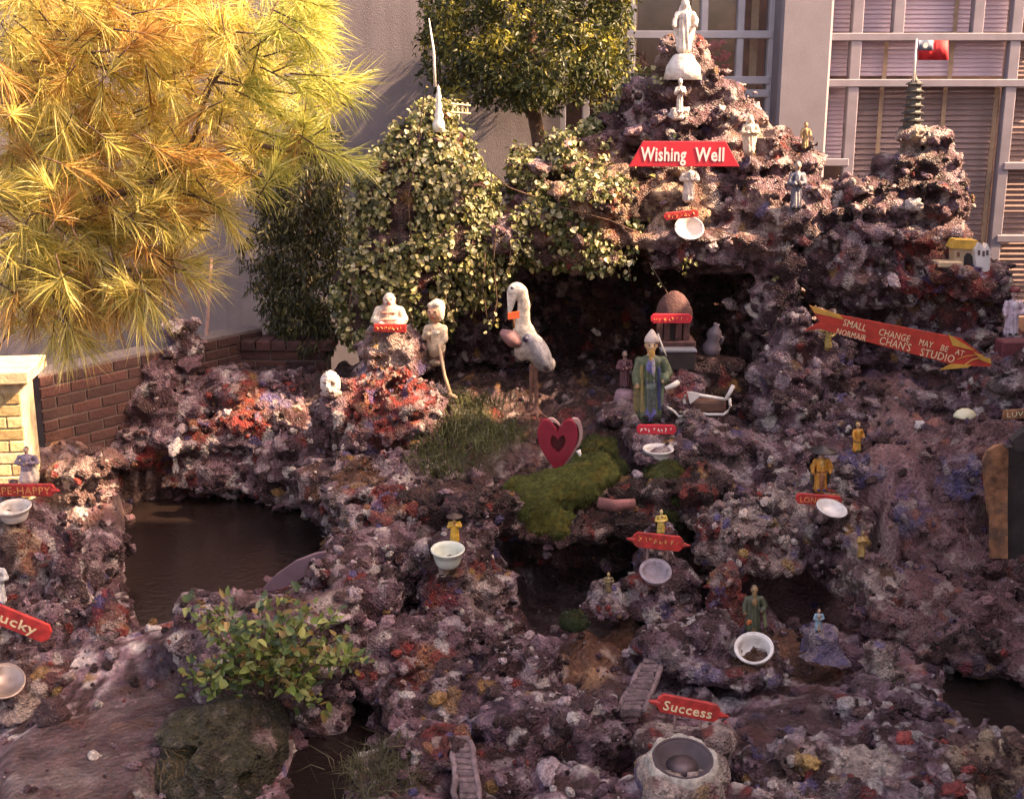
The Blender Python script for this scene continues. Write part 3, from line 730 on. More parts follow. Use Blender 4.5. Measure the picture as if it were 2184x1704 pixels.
def rock(name, label, cat, blobs, pal='mix', sub=(), h=.0165, amp=(.05, .045, .02), k=.05, dens=420, rs=(.007, .024), mix=None, floor=None, seed=None, mat_='rock', stones=True, group=None, foot=False):
    """a rock mass: soft union of blobs, broken up by noise, with loose stones cemented on"""
    seed = len(ROCKS) * 7 + 1 if seed is None else seed
    if foot:                                   # carry every blob down into the ground
        more = []
        for b in blobs:
            c_ = np.asarray(b[1]); r_ = np.asarray(b[2]); zg = float(ground_h(c_[:1], c_[1:2], False)[0][0]) - .06
            if c_[2] - r_[2] > zg: more.append(('ell', np.array((c_[0], c_[1] + .02, (c_[2] + zg) / 2)), (r_[0] * .95, r_[1] * .95, (c_[2] - zg) / 2 + r_[2] * .6), None, None))
        blobs = list(blobs) + more
    lo = np.min([np.asarray(b[1]) - np.max(b[2]) for b in blobs], 0) - .12; hi = np.max([np.asarray(b[1]) + np.max(b[2]) for b in blobs], 0) + .12
    if floor is not None: lo[2] = max(lo[2], floor)
    ax = [np.arange(lo[i], hi[i] + h, h) for i in range(3)]
    sh = tuple(len(a) for a in ax)
    f = np.full(sh, .3, np.float32)
    for b in blobs:                            # each blob only touches its own neighbourhood
        r = np.max(b[2]) + .14; c = np.asarray(b[1])
        i0 = [max(0, int((c[i] - r - lo[i]) / h)) for i in range(3)]; i1 = [min(sh[i], int((c[i] + r - lo[i]) / h) + 2) for i in range(3)]
        if any(a >= z for a, z in zip(i0, i1)): continue
        G = np.stack(np.meshgrid(*[ax[i][i0[i]:i1[i]] for i in range(3)], indexing='ij'), -1); P = G.reshape(-1, 3)
        d = sd_prim(P, b).reshape(G.shape[:3]).astype(np.float32)
        sl = tuple(slice(a, z) for a, z in zip(i0, i1)); f[sl] = smin(f[sl], d, k)
    for b in sub:
        r = np.max(b[2]) + .1; c = np.asarray(b[1])
        i0 = [max(0, int((c[i] - r - lo[i]) / h)) for i in range(3)]; i1 = [min(sh[i], int((c[i] + r - lo[i]) / h) + 2) for i in range(3)]
        if any(a >= z for a, z in zip(i0, i1)): continue
        G = np.stack(np.meshgrid(*[ax[i][i0[i]:i1[i]] for i in range(3)], indexing='ij'), -1)
        d = sd_prim(G.reshape(-1, 3), b).reshape(G.shape[:3]).astype(np.float32)
        sl = tuple(slice(a, z) for a, z in zip(i0, i1)); f[sl] = np.maximum(f[sl], -d)
    band = np.argwhere(np.abs(f) < .12)
    P = band * h + lo
    wp = P + .05 * np.stack((fbm(P * 6, 2, seed + 1), fbm(P * 6 + 9, 2, seed + 2), fbm(P * 6 + 21, 2, seed + 3)), 1)
    dn = amp[0] * (fbm(P * 3.6, 2, seed) - .5) * 2 + 2.1 * amp[1] * (worley(wp * (5.8, 5.8, 5), seed)[0] - .5) + 1.0 * amp[2] * (worley(wp * (17, 17, 11), seed + 5)[0] - .5)
    dn = dn + .35 * amp[1] * np.sin(P[:, 2] * 42 + 7 * fbm(P * 2.2, 2, seed + 8)) + 2.6 * amp[2] * (np.abs(fbm(wp * (8, 8, 12), 3, seed + 6) - .5) * 4 - .5) + 1.2 * amp[2] * (np.abs(fbm(P * 24, 2, seed + 16) - .5) * 4 - .5)
    f[band[:, 0], band[:, 1], band[:, 2]] += dn.astype(np.float32)
    f[0] = f[-1] = .1; f[:, 0] = f[:, -1] = .1; f[:, :, -1] = .1; f[:, :, 0] = .1
    V, Q = surface_nets(f, lo, h)
    wv = V + .05 * np.stack((fbm(V * 6, 2, seed + 1), fbm(V * 6 + 9, 2, seed + 2), fbm(V * 6 + 21, 2, seed + 3)), 1)
    d17, c17 = worley(wv * (17, 17, 11), seed + 5); d7, c7 = worley(wv * (5.8, 5.8, 5), seed)        # the same cells as the lumps: paint follows the stones
    tone = (.55 + .9 * fbm(V * 22, 3, seed + 77))[:, None]
    def coat(p_): return (.84 * pick(p_, c17) + .16 * pick(p_, c7)) * tone
    cols = coat(pal)
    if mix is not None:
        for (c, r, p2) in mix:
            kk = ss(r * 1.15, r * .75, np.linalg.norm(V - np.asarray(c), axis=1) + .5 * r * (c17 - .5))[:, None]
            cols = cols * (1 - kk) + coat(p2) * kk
    worn = (ss(.34, .08, d17) * (fbm(V * 30, 2, seed + 9) > .42))[:, None] * (.34 if pal != 'dark' else .12)      # pale highlights put into the colour of proud knobs, like worn paint
    cols = cols * (1 - worn) + np.array((.50, .39, .35)) * worn
    o = tag(mobj(name, raw_mesh(name, V, Q, cols=cols), M[mat_]), label, cat, group)
    NTRI[0] += len(Q) * 2
    if stones:
        P, N = sample_surface(V, Q, dens * .34)
        if len(P):
            r = rs[0] + (rs[1] - rs[0]) * 1.3 * RNG.random(len(P)) ** 2.8
            sc = pick(pal, RNG.random(len(P)))
            if mix is not None:
                for (c, rr, p2) in mix:
                    mk = np.linalg.norm(P - np.asarray(c), axis=1) < rr; sc[mk] = pick(p2, RNG.random(int(mk.sum())))
            sc = sc * RNG.uniform(.65, 1.35, (len(P), 1))
            me = stones_mesh('crust', P + N * (r * RNG.uniform(-.6, .15, len(P)))[:, None], r, sc)
            NTRI[0] += len(me.polygons)
            tag(mobj('crust', me, M['rock'], o), None, None, None, 'stuff')
    ROCKS[name if name not in ROCKS else name + str(len(ROCKS))] = (o, V, Q)
    return o, V, Q
STONE_ME = []
for i in range(8):
    me = raw_mesh('stone', LUMP2[i], ICO2[1]); me.materials.append(M['stone']); STONE_ME.append(me)
def stone(p, r, col, parent, rz=None):
    o = bpy.data.objects.new('stone', random.choice(STONE_ME)); place(o, parent)
    o.location = tuple(map(float, p)); o.scale = (r * random.uniform(.8, 1.2), r * random.uniform(.8, 1.2), r * random.uniform(.7, 1.1))
    o.rotation_euler = (random.uniform(-.6, .6), random.uniform(-.6, .6), random.uniform(0, 6.3)); o.color = (*[float(c) for c in col], 1)
    return o

B = blob
CP = at(1458, 175, 8.2)
massif, mV, mQ = rock('rock_mountain', 'tall central rock mountain carrying the white statue and the sign board', 'rock', [
    B(1458, 150, 8.2, 48, 66, .2), B(1470, 190, 8.15, 64, 64, .22), B(1425, 225, 8.2, 90, 55, .25), B(1500, 225, 8.2, 90, 62, .25), B(1555, 290, 8.2, 90, 50, .3), B(1380, 285, 8.2, 110, 40, .28),
    B(1630, 340, 8.15, 70, 70, .3), B(1300, 320, 8.2, 70, 35, .25), B(1215, 350, 8.1, 80, 48, .3), B(1150, 365, 8.05, 50, 35, .25),
    B(1440, 420, 8.05, 170, 75, .35), B(1600, 440, 8.0, 130, 80, .35), B(1260, 440, 7.95, 150, 80, .35), B(1120, 480, 7.95, 110, 60, .3),
    B(1712, 375, 8.05, 34, 60, .18), B(1700, 460, 7.95, 90, 70, .3), B(1400, 505, 7.85, 130, 44, .33), B(1275, 530, 7.75, 62, 54, .2), B(1480, 525, 7.78, 90, 44, .25),
    B(1590, 520, 7.8, 90, 60, .3), B(1640, 560, 7.75, 70, 42, .22), B(1050, 515, 7.9, 110, 42, .3), B(1465, 455, 7.68, 52, 22, .12), B(1448, 262, 7.92, 60, 20, .12), B(1597, 350, 7.92, 45, 28, .14),
    B(1330, 700, 8.62, 440, 270, .13), B(1090, 700, 8.5, 60, 220, .2), B(1150, 470, 8.45, 130, 60, .26), B(1350, 470, 8.5, 150, 70, .28), B(1540, 480, 8.5, 130, 80, .28), B(1695, 470, 7.62, 40, 26, .1), B(1000, 640, 8.3, 80, 170, .2), B(1640, 700, 8.15, 70, 190, .3), B(1640, 650, 7.7, 40, 60, .2), B(1600, 800, 8.3, 70, 120, .25)],
    pal='mix', h=.022, sub=[B(1250, 440, 8.5, 60, 40, .2)], dens=330, amp=(.08, .06, .03), mix=[(at(1460, 150, 8.1), .22, 'pale'), (at(1600, 300, 8.0), .22, 'pale'), (at(1280, 560, 7.6), .22, 'mix'), (at(1280, 440, 7.7), .46, 'warm'), (at(1450, 430, 7.7), .26, 'warm'), (at(1620, 480, 7.6), .22, 'pale'), (at(1330, 740, 8.5), .9, 'dark'), (at(1500, 680, 8.4), .5, 'dark')])  # grotto back wall painted darker to deepen its shade
rpeak, rV, rQ = rock('rock_peak', 'dark rock peak on the right under the small pagoda', 'rock', [
    B(1943, 305, 8.0, 40, 40, .15), B(1915, 370, 8.0, 50, 40, .2), B(1985, 375, 8.0, 45, 60, .22), B(1945, 440, 7.95, 100, 60, .3), B(1860, 440, 7.95, 90, 50, .3), B(1960, 520, 7.9, 110, 70, .33),
    B(1840, 520, 7.85, 100, 70, .33), B(2030, 590, 7.8, 90, 55, .3), B(1900, 600, 7.8, 130, 55, .35), B(1790, 580, 7.8, 80, 60, .3), B(2080, 640, 7.75, 60, 60, .3),
    B(1960, 700, 7.85, 180, 100, .25), B(2080, 760, 7.6, 110, 100, .3), B(1830, 790, 7.75, 150, 110, .2), B(2000, 850, 7.4, 190, 60, .35), B(1830, 880, 7.25, 170, 50, .35)],
    pal='mix', sub=[B(1735, 660, 7.4, 70, 30, .3), B(1890, 800, 7.35, 130, 45, .25)], h=.020, dens=380, amp=(.08, .06, .03), mix=[(at(1950, 380, 7.8), .2, 'dark'), (at(1945, 300, 7.9), .14, 'white'), (at(2020, 580, 7.5), .3, 'red')])
rock('rock_column', foot=True, label='knobbly dark rock column between the grotto and the arrow sign', cat='rock', blobs=[
    B(1650, 860, 7.15, 70, 45, .2), B(1660, 790, 7.2, 60, 60, .18), B(1690, 720, 7.25, 55, 45, .16), B(1760, 765, 7.22, 50, 28, .14), B(1720, 830, 7.2, 80, 60, .2), B(1740, 890, 7.1, 120, 40, .25)],
    pal='mix', dens=620, floor=.3)
ivyrock, iV, iQ = rock('ivy_rock', 'pointed rock hill overgrown with ivy left of the grotto', 'rock', [
    B(930, 262, 7.95, 30, 40, .14), B(912, 328, 7.9, 75, 60, .22), B(868, 420, 7.85, 98, 85, .28), B(960, 420, 7.85, 75, 75, .25), B(850, 550, 7.8, 100, 95, .28), B(980, 520, 7.82, 85, 75, .27),
    B(800, 650, 7.85, 72, 100, .22), B(860, 690, 7.9, 90, 120, .25), B(1050, 500, 7.9, 60, 50, .22), B(1030, 570, 7.8, 55, 55, .2), B(920, 600, 7.75, 80, 80, .2)], 'dark', h=.03, dens=80)
rock('rock_pedestal', foot=True, label='chair shaped crusted rock pedestal under the white laughing statue', cat='pedestal', blobs=[
    B(832, 735, 7.1, 48, 40, .12), B(790, 770, 7.08, 22, 50, .09), B(880, 760, 7.08, 22, 55, .09), B(835, 800, 7.05, 66, 40, .14), B(820, 850, 6.95, 120, 46, .22), B(740, 880, 6.95, 70, 44, .2), B(900, 870, 7.0, 60, 50, .2), B(800, 900, 6.9, 130, 40, .25)],
    pal='mix', h=.0165, amp=(.02, .04, .022), dens=900, rs=(.008, .02), floor=.3, mix=[(at(832, 740, 7.0), .17, 'pale'), (at(820, 860, 6.8), .24, 'red')])
heap, hV, hQ = rock('rubble_heap', foot=True, label='heap of painted rocks between the brick wall and the pond', cat='rock', blobs=[
    B(470, 840, 7.75, 190, 55, .3), B(330, 860, 7.6, 90, 60, .25), B(560, 900, 7.6, 130, 55, .3), B(400, 930, 7.5, 150, 50, .3), B(640, 960, 7.4, 110, 45, .25), B(300, 960, 7.4, 80, 50, .2), B(520, 1000, 7.35, 190, 30, .2),
    B(390, 735, 7.72, 26, 56, .10), B(385, 800, 7.7, 44, 50, .14), B(320, 800, 7.62, 60, 36, .13), B(170, 1010, 6.7, 60, 44, .15), B(640, 1010, 7.2, 90, 40, .2)], pal='mix', dens=700, floor=-.05,
    mix=[(at(525, 835, 7.5), .13, 'red'), (at(520, 890, 7.4), .16, 'red'), (at(430, 900, 7.3), .15, 'red'), (at(330, 1010, 7.2), .16, 'red'), (at(590, 850, 7.5), .1, 'blue'), (at(170, 1010, 6.6), .2, 'pale')])
rock('shore_rocks', foot=True, label='ragged rock mass at the left edge under the bowl and the lucky sign', cat='rock', blobs=[
    B(40, 1170, 5.75, 90, 90, .22), B(90, 1230, 5.65, 80, 90, .22), B(60, 1340, 5.45, 110, 90, .25), B(140, 1330, 5.5, 60, 70, .18), B(225, 1330, 5.4, 34, 50, .1), B(180, 1230, 5.75, 40, 60, .14), B(260, 1390, 5.25, 60, 40, .14),
    B(90, 1450, 5.1, 120, 60, .22), B(40, 1500, 4.95, 90, 50, .2), B(160, 1420, 5.2, 90, 50, .2), B(30, 1100, 5.9, 60, 50, .14), B(200, 1180, 5.9, 50, 50, .15)],
    pal='mix', h=.0165, dens=700, floor=-.1, mix=[(at(50, 1150, 5.5), .15, 'warm'), (at(70, 1190, 5.45), .10, 'red'), (at(60, 1470, 4.9), .2, 'pale')])
rock('bowl_rock', foot=True, label='crusted rock pillar under the white bowl in the middle of the garden', cat='pedestal', blobs=[
    B(955, 1225, 5.62, 42, 36, .10), B(950, 1280, 5.6, 46, 50, .12), B(1000, 1230, 5.75, 50, 60, .12), B(1040, 1270, 5.75, 55, 70, .14), B(960, 1340, 5.5, 80, 50, .16), B(1050, 1340, 5.6, 60, 45, .15), B(1000, 1130, 5.95, 60, 36, .12), B(960, 1165, 5.8, 34, 34, .09)],
    pal='mix', h=.017, amp=(.02, .035, .02), dens=1200, rs=(.007, .018), floor=.0, mix=[(at(945, 1250, 5.5), .12, 'red'), (at(950, 1212, 5.5), .07, 'white'), (at(1030, 1260, 5.6), .13, 'pale')])
rock('mossy_ledge', 'rock ledge with a dark hollow beneath, below the red heart', 'rock', [
    B(1230, 1120, 6.15, 130, 34, .2), B(1120, 1100, 6.2, 70, 40, .18), B(1330, 1110, 6.2, 70, 40, .2), B(1200, 1060, 6.4, 130, 44, .25), B(1230, 1180, 6.45, 170, 50, .16), B(1330, 1060, 6.4, 90, 40, .2), B(1010, 1090, 6.1, 90, 44, .2), B(930, 1080, 6.15, 80, 40, .2), B(1450, 1060, 6.4, 100, 60, .25)],
    pal='dark', h=.0165, dens=800, floor=.0, sub=[B(1210, 1195, 6.1, 120, 26, .2)])
rock('sign_rock', foot=True, label='rock pillar holding the tilted grey bowl below the long red sign', cat='pedestal', blobs=[
    B(1400, 1190, 5.92, 44, 40, .10), B(1410, 1250, 5.85, 60, 50, .13), B(1360, 1270, 5.8, 40, 40, .12), B(1300, 1290, 5.7, 46, 34, .12), B(1410, 1310, 5.7, 60, 44, .13), B(1460, 1240, 5.85, 18, 50, .06), B(1410, 1150, 5.98, 30, 22, .08)],
    pal='mix', h=.016, amp=(.02, .035, .02), dens=1200, rs=(.007, .018), floor=.0, mix=[(at(1370, 1240, 5.7), .07, 'red'), (at(1405, 1190, 5.8), .09, 'pale'), (at(1300, 1275, 5.6), .09, 'pale')])
rock('crusted_island', 'knobbly rock shelf with shells, overhanging a dark hollow under the orange statue', 'rock', [
    B(1570, 1130, 6.1, 80, 50, .16), B(1640, 1150, 6.1, 70, 50, .16), B(1530, 1170, 6.05, 50, 40, .14), B(1600, 1185, 6.0, 90, 30, .15), B(1740, 1110, 6.15, 80, 44, .18), B(1790, 1150, 6.1, 60, 60, .16), B(1730, 1160, 6.15, 70, 44, .18), B(1830, 1180, 6.0, 24, 60, .09), B(1650, 1250, 6.35, 160, 70, .14), B(1820, 1230, 5.9, 34, 50, .1), B(1700, 1075, 6.3, 90, 26, .2)],
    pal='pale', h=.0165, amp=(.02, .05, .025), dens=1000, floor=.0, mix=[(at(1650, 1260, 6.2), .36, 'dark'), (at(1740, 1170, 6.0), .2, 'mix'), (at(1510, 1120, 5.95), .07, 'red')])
rock('crusted_terrace', foot=True, label='broad stony terrace of small crusted rocks left of the stairs', cat='rock', blobs=[
    B(900, 1400, 5.1, 130, 60, .22), B(1010, 1400, 5.2, 90, 50, .2), B(860, 1470, 4.95, 80, 64, .18), B(960, 1490, 4.85, 120, 50, .2), B(1090, 1440, 5.0, 100, 50, .2), B(1070, 1530, 4.7, 130, 50, .2), B(1200, 1545, 4.7, 120, 30, .18), B(880, 1560, 4.7, 60, 50, .15), B(930, 1590, 4.5, 80, 50, .18), B(1050, 1620, 4.45, 90, 30, .2), B(1280, 1560, 4.6, 90, 36, .15)],
    pal='mix', h=.0165, amp=(.03, .05, .025), dens=1000, floor=-.2, mix=[(at(960, 1560, 4.4), .12, 'red'), (at(900, 1430, 4.9), .14, 'red'), (at(1000, 1430, 5.0), .08, 'blue')])
rock('red_outcrop', foot=True, label='small red and white crusted rock knob beside the dark green robed figurine', cat='rock', blobs=[B(1550, 1270, 5.5, 28, 36, .08), B(1560, 1320, 5.45, 40, 40, .1), B(1550, 1235, 5.52, 18, 20, .05)], pal='red', h=.014, amp=(.01, .03, .015), dens=1400, rs=(.006, .014), floor=.0)
rock('tilted_bowl_rock', foot=True, label='brown crusted rock holding the tilted white bowl', cat='pedestal', blobs=[B(1610, 1420, 5.2, 52, 34, .12), B(1600, 1380, 5.3, 44, 40, .1), B(1560, 1450, 5.1, 60, 40, .13), B(1640, 1470, 5.05, 46, 30, .1), B(1480, 1420, 5.15, 60, 50, .16), B(1500, 1360, 5.3, 70, 40, .16), B(1430, 1370, 5.3, 60, 40, .15)],
     pal='mix', h=.016, amp=(.02, .035, .02), dens=1000, rs=(.007, .018), floor=-.05, mix=[(at(1500, 1420, 5.0), .09, 'blue'), (at(1655, 1460, 4.95), .06, 'blue'), (at(1600, 1420, 5.1), .1, 'brown')])
rock('blue_cone_rock', foot=True, label='pale blue painted rock cone under the small blue figurine', cat='rock', blobs=[B(1750, 1385, 5.25, 36, 40, .09), B(1755, 1425, 5.2, 44, 34, .11), B(1745, 1355, 5.28, 20, 20, .06)], pal='blue', h=.014, amp=(.01, .03, .012), dens=900, rs=(.006, .012), floor=.0)
rock('white_stack', foot=True, label='little stack of flat whitish stones by the right pool', cat='rock', blobs=[B(1880, 1385, 5.1, 34, 14, .07), B(1880, 1410, 5.1, 24, 16, .06), B(1885, 1435, 5.08, 32, 14, .07), B(1882, 1460, 5.05, 36, 18, .08)], pal='pale', h=.012, amp=(.008, .03, .015), k=.012, dens=1200, rs=(.005, .011), floor=-.05, mix=[(at(1885, 1430, 5.0), .06, 'white')])
rock('well_rock', foot=True, label='whitish crusted rock mound with a round dark basin at the bottom edge', cat='rock', blobs=[B(1455, 1650, 4.28, 62, 56, .13), B(1460, 1700, 4.2, 80, 60, .16), B(1400, 1580, 4.5, 50, 30, .1), B(1470, 1590, 4.5, 50, 26, .1), B(1530, 1575, 4.55, 36, 30, .1), B(1388, 1645, 4.2, 22, 34, .06), B(1524, 1645, 4.2, 22, 36, .06), B(1455, 1692, 4.06, 66, 24, .05), B(1410, 1680, 4.1, 30, 28, .05), B(1502, 1680, 4.1, 30, 28, .05)],
     pal='pale', h=.0165, amp=(.008, .012, .008), dens=800, rs=(.006, .015), floor=-.2, mix=[(at(1455, 1650, 4.1), .19, 'white'), (at(1480, 1560, 4.4), .12, 'mix')])
rock('bank_rocks', foot=True, label='pale lumpy rock bank along the bottom right corner', cat='rock', blobs=[B(1700, 1640, 4.35, 110, 26, .16), B(1800, 1610, 4.4, 90, 34, .16), B(1900, 1600, 4.4, 100, 36, .18), B(1850, 1540, 4.7, 60, 50, .15), B(1900, 1510, 4.8, 70, 40, .16), B(2010, 1610, 4.35, 90, 34, .16), B(2110, 1620, 4.3, 80, 40, .18), B(2180, 1640, 4.2, 60, 50, .2), B(1960, 1680, 4.15, 180, 30, .2), B(1750, 1690, 4.15, 120, 24, .16), B(1950, 1540, 4.7, 50, 30, .12)],
     pal='mix', h=.0165, amp=(.025, .045, .022), dens=700, floor=-.25, mix=[(at(2120, 1620, 4.15), .2, 'warm'), (at(1720, 1640, 4.2), .18, 'pale'), (at(1850, 1620, 4.2), .12, 'white')])
rock('mossy_boulder', foot=True, label='big round boulder dusted with moss at the bottom left, below the shrub', cat='rock', blobs=[B(500, 1590, 4.5, 110, 95, .22), B(450, 1660, 4.35, 130, 90, .22), B(560, 1550, 4.6, 50, 50, .14), B(420, 1575, 4.5, 80, 60, .18)],
     pal='olive', h=.0165, amp=(.03, .03, .014), dens=1500, rs=(.004, .009), floor=-.3, mix=[(at(590, 1540, 4.4), .10, 'pale')])
rock('shrub_rocks', foot=True, label='dark rocks under the green shrub between the two ponds', cat='rock', blobs=[B(440, 1330, 5.1, 60, 50, .16), B(560, 1360, 5.0, 110, 60, .2), B(680, 1340, 5.15, 90, 60, .2), B(780, 1290, 5.4, 70, 60, .18), B(640, 1420, 4.9, 100, 50, .2), B(740, 1230, 5.6, 70, 50, .18), B(500, 1440, 4.85, 90, 44, .2), B(790, 1180, 5.9, 90, 60, .2), B(850, 1150, 6.0, 80, 60, .2)],
     pal='mix', dens=800, floor=-.2, mix=[(at(700, 1280, 5.1), .14, 'pale')])
rock('painted_slope', foot=True, label='smooth painted concrete boulder with blue and orange washes at the right edge', cat='rock', blobs=[B(2060, 1020, 6.5, 110, 90, .3), B(1960, 1010, 6.7, 90, 60, .25), B(2110, 950, 6.6, 110, 50, .3), B(2000, 1100, 6.4, 120, 70, .25), B(1900, 960, 6.9, 100, 40, .25), B(2060, 1180, 6.2, 130, 60, .3)],
     pal='mauve', amp=(.05, .04, .018), dens=520, floor=.0, sub=[B(1975, 1050, 6.25, 26, 36, .14)], mix=[(at(2050, 1000, 6.2), .16, 'blue'), (at(2115, 1000, 6.3), .12, 'red'), (at(1900, 1100, 6.2), .15, 'blue'), (at(2110, 900, 6.4), .15, 'mauve')])
rock('edge_rocks', foot=True, label='dark rock mass at the right edge under the maroon plinth', cat='rock', blobs=[B(2150, 820, 7.0, 80, 60, .25), B(2180, 780, 7.1, 60, 60, .25), B(2110, 860, 6.95, 60, 34, .2)], pal='mix', dens=600, floor=.2)

rock('monk_rocks', foot=True, label='long crusted rock shelf behind the orange monk', cat='rock', blobs=[B(1560, 960, 6.75, 90, 34, .2), B(1640, 1000, 6.6, 80, 34, .18), B(1720, 960, 6.8, 90, 40, .2), B(1500, 1010, 6.55, 60, 36, .16), B(1600, 1050, 6.4, 70, 26, .14), B(1800, 1000, 6.6, 70, 36, .18), B(1850, 950, 6.9, 70, 40, .2), B(1490, 920, 6.9, 70, 34, .18), B(1760, 1040, 6.35, 60, 26, .13)],
    pal='mix', h=.0165, amp=(.04, .05, .025), dens=800, floor=.0, mix=[(at(1850, 990, 6.5), .14, 'blue'), (at(1470, 1060, 6.4), .12, 'blue')])
rock('layered_bank', foot=True, label='layered mauve rock bank on the right above the dark pool', cat='rock', blobs=[B(1930, 1260, 5.75, 100, 40, .2), B(2030, 1280, 5.7, 110, 40, .22), B(2120, 1330, 5.5, 100, 46, .22), B(1990, 1340, 5.45, 110, 30, .2), B(2060, 1390, 5.25, 90, 34, .18), B(2150, 1400, 5.2, 70, 40, .18), B(1900, 1330, 5.5, 60, 34, .15), B(1870, 1250, 5.75, 50, 50, .15)],
    pal='mauve', h=.0165, amp=(.04, .05, .025), dens=420, floor=-.2, mix=[(at(1960, 1290, 5.5), .2, 'mauve'), (at(2050, 1400, 5.1), .22, 'dark'), (at(1880, 1260, 5.6), .14, 'pale')])
rock('left_knolls', foot=True, label='reddish crusted knolls between the left pond and the bowl pillar', cat='rock', blobs=[B(780, 1060, 6.3, 90, 40, .2), B(870, 1090, 6.15, 80, 40, .18), B(720, 1010, 6.6, 80, 36, .2), B(840, 1010, 6.5, 80, 34, .18), B(880, 1160, 5.95, 60, 40, .15), B(800, 1130, 6.05, 70, 40, .16)],
    pal='mix', h=.0165, amp=(.03, .045, .025), dens=900, floor=.0, mix=[(at(850, 1080, 6.0), .2, 'red'), (at(760, 1030, 6.3), .16, 'brown')])
rock('rock_spire', foot=True, label='slim dark rock spire at the left bank of the pond', cat='rock', blobs=[B(140, 1165, 5.5, 16, 26, .05), B(145, 1215, 5.48, 24, 40, .07), B(150, 1270, 5.45, 32, 44, .09)], pal='mix', h=.014, amp=(.01, .03, .015), dens=1200, rs=(.005, .012), floor=-.1)
rock('rock_spire', foot=True, label='reddish hollow rock spire at the near left corner of the pond', cat='rock', blobs=[B(226, 1300, 5.32, 20, 34, .05), B(232, 1345, 5.3, 28, 40, .07), B(245, 1390, 5.22, 40, 34, .09)], pal='red', h=.014, amp=(.01, .03, .015), dens=1200, rs=(.005, .012), floor=-.1)
# stones that stand out one by one, cemented to the mountain, the heap and the terraces
def strew(parent, V, Q, n, r0, r1, pal):
    P, N = sample_surface(V, Q, 260, .15); idx = RNG.permutation(len(P)); got = []
    for i in idx:
        if len(got) >= n: break
        if all(np.linalg.norm(P[i] - g) > r0 * 2.6 for g in got):
            r = r0 + (r1 - r0) * random.random() ** 1.6
            stone(P[i] + N[i] * r * .25, r, pick(pal, np.array([random.random()]))[0] * random.uniform(.8, 1.25), parent); got.append(P[i])
for key, n, r0, r1, pal in (('rock_mountain', 60, .03, .065, 'mix'), ('rock_peak', 45, .03, .06, 'mix'), ('rock_column', 16, .03, .055, 'mix'), ('rubble_heap', 34, .03, .065, 'mix'),
                            ('shore_rocks', 20, .02, .045, 'mix'), ('crusted_island', 22, .02, .042, 'pale'), ('crusted_terrace', 34, .022, .045, 'mix'), ('bank_rocks', 20, .022, .045, 'pale'), ('shrub_rocks', 14, .022, .045, 'mix'), ('mossy_ledge', 14, .025, .045, 'mix'), ('monk_rocks', 18, .02, .045, 'mix'), ('layered_bank', 10, .02, .04, 'mauve')):
    o, V, Q = ROCKS[key]; strew(o, V, Q, n, r0, r1, pal)
n = 0
terr = bpy.data.objects['rockery_terrain']
while n < 90:                                   # larger stones bedded in the terrain
    yy = random.uniform(4.1, 6.9); xx = random.uniform(-.42, .46) * yy; zz, f_ = ground_h(np.array([xx]), np.array([yy]))
    if f_[0] > .25 or any(poly_sd(np.array([xx]), np.array([yy]), p_)[0] < .05 for p_, _ in PONDS): continue
    r_ = .028 + .055 * random.random() ** 2; stone((xx, yy, zz[0] + r_ * .3), r_, pick('mix', np.array([random.random()]))[0] * random.uniform(.8, 1.3), terr); n += 1
for poly, zz in PONDS:                           # rough rim of stones round the pools
    nn = len(poly)
    for i in range(nn):
        a_, b_ = np.array(poly[i]), np.array(poly[(i + 1) % nn]); L_ = np.linalg.norm(b_ - a_)
        for s_ in np.arange(0, L_, .085):
            q_ = a_ + (b_ - a_) * s_ / L_ + RNG.normal(0, .03, 2)
            if abs(q_[0]) > .45 * q_[1] or q_[1] < 3.9: continue
            r_ = random.uniform(.025, .055); stone((q_[0], q_[1], zz + r_ * random.uniform(-.2, .5)), r_, pick('mix', np.array([random.random()]))[0] * random.uniform(.7, 1.2), terr)
# loose chips all over the terrain
n = 3600
x = RNG.uniform(-2.9, 3.1, n * 3); y = 3.7 + 4.6 * RNG.random(n * 3) ** 1.3
keep = np.abs(x) < .45 * y + .25
x, y = x[keep], y[keep]; z, fl = ground_h(x, y)
keep = (fl < .3) | (RNG.random(len(x)) < .35)
for poly, zz in PONDS: keep &= poly_sd(x, y, poly) > -.03
x, y, z = x[keep][:n], y[keep][:n], z[keep][:n]
r = .006 + .024 * RNG.random(len(x)) ** 3
cc = pick('mix', RNG.random(len(x))) * RNG.uniform(.65, 1.35, (len(x), 1))
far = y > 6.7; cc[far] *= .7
rub = mobj('rubble', stones_mesh('rubble', np.stack((x, y, z + r * .2), 1), r, cc), M['rock'])
tag(rub, 'small loose painted stones strewn over the garden floor', 'rubble', None, 'stuff')
NTRI[0] += len(rub.data.polygons)

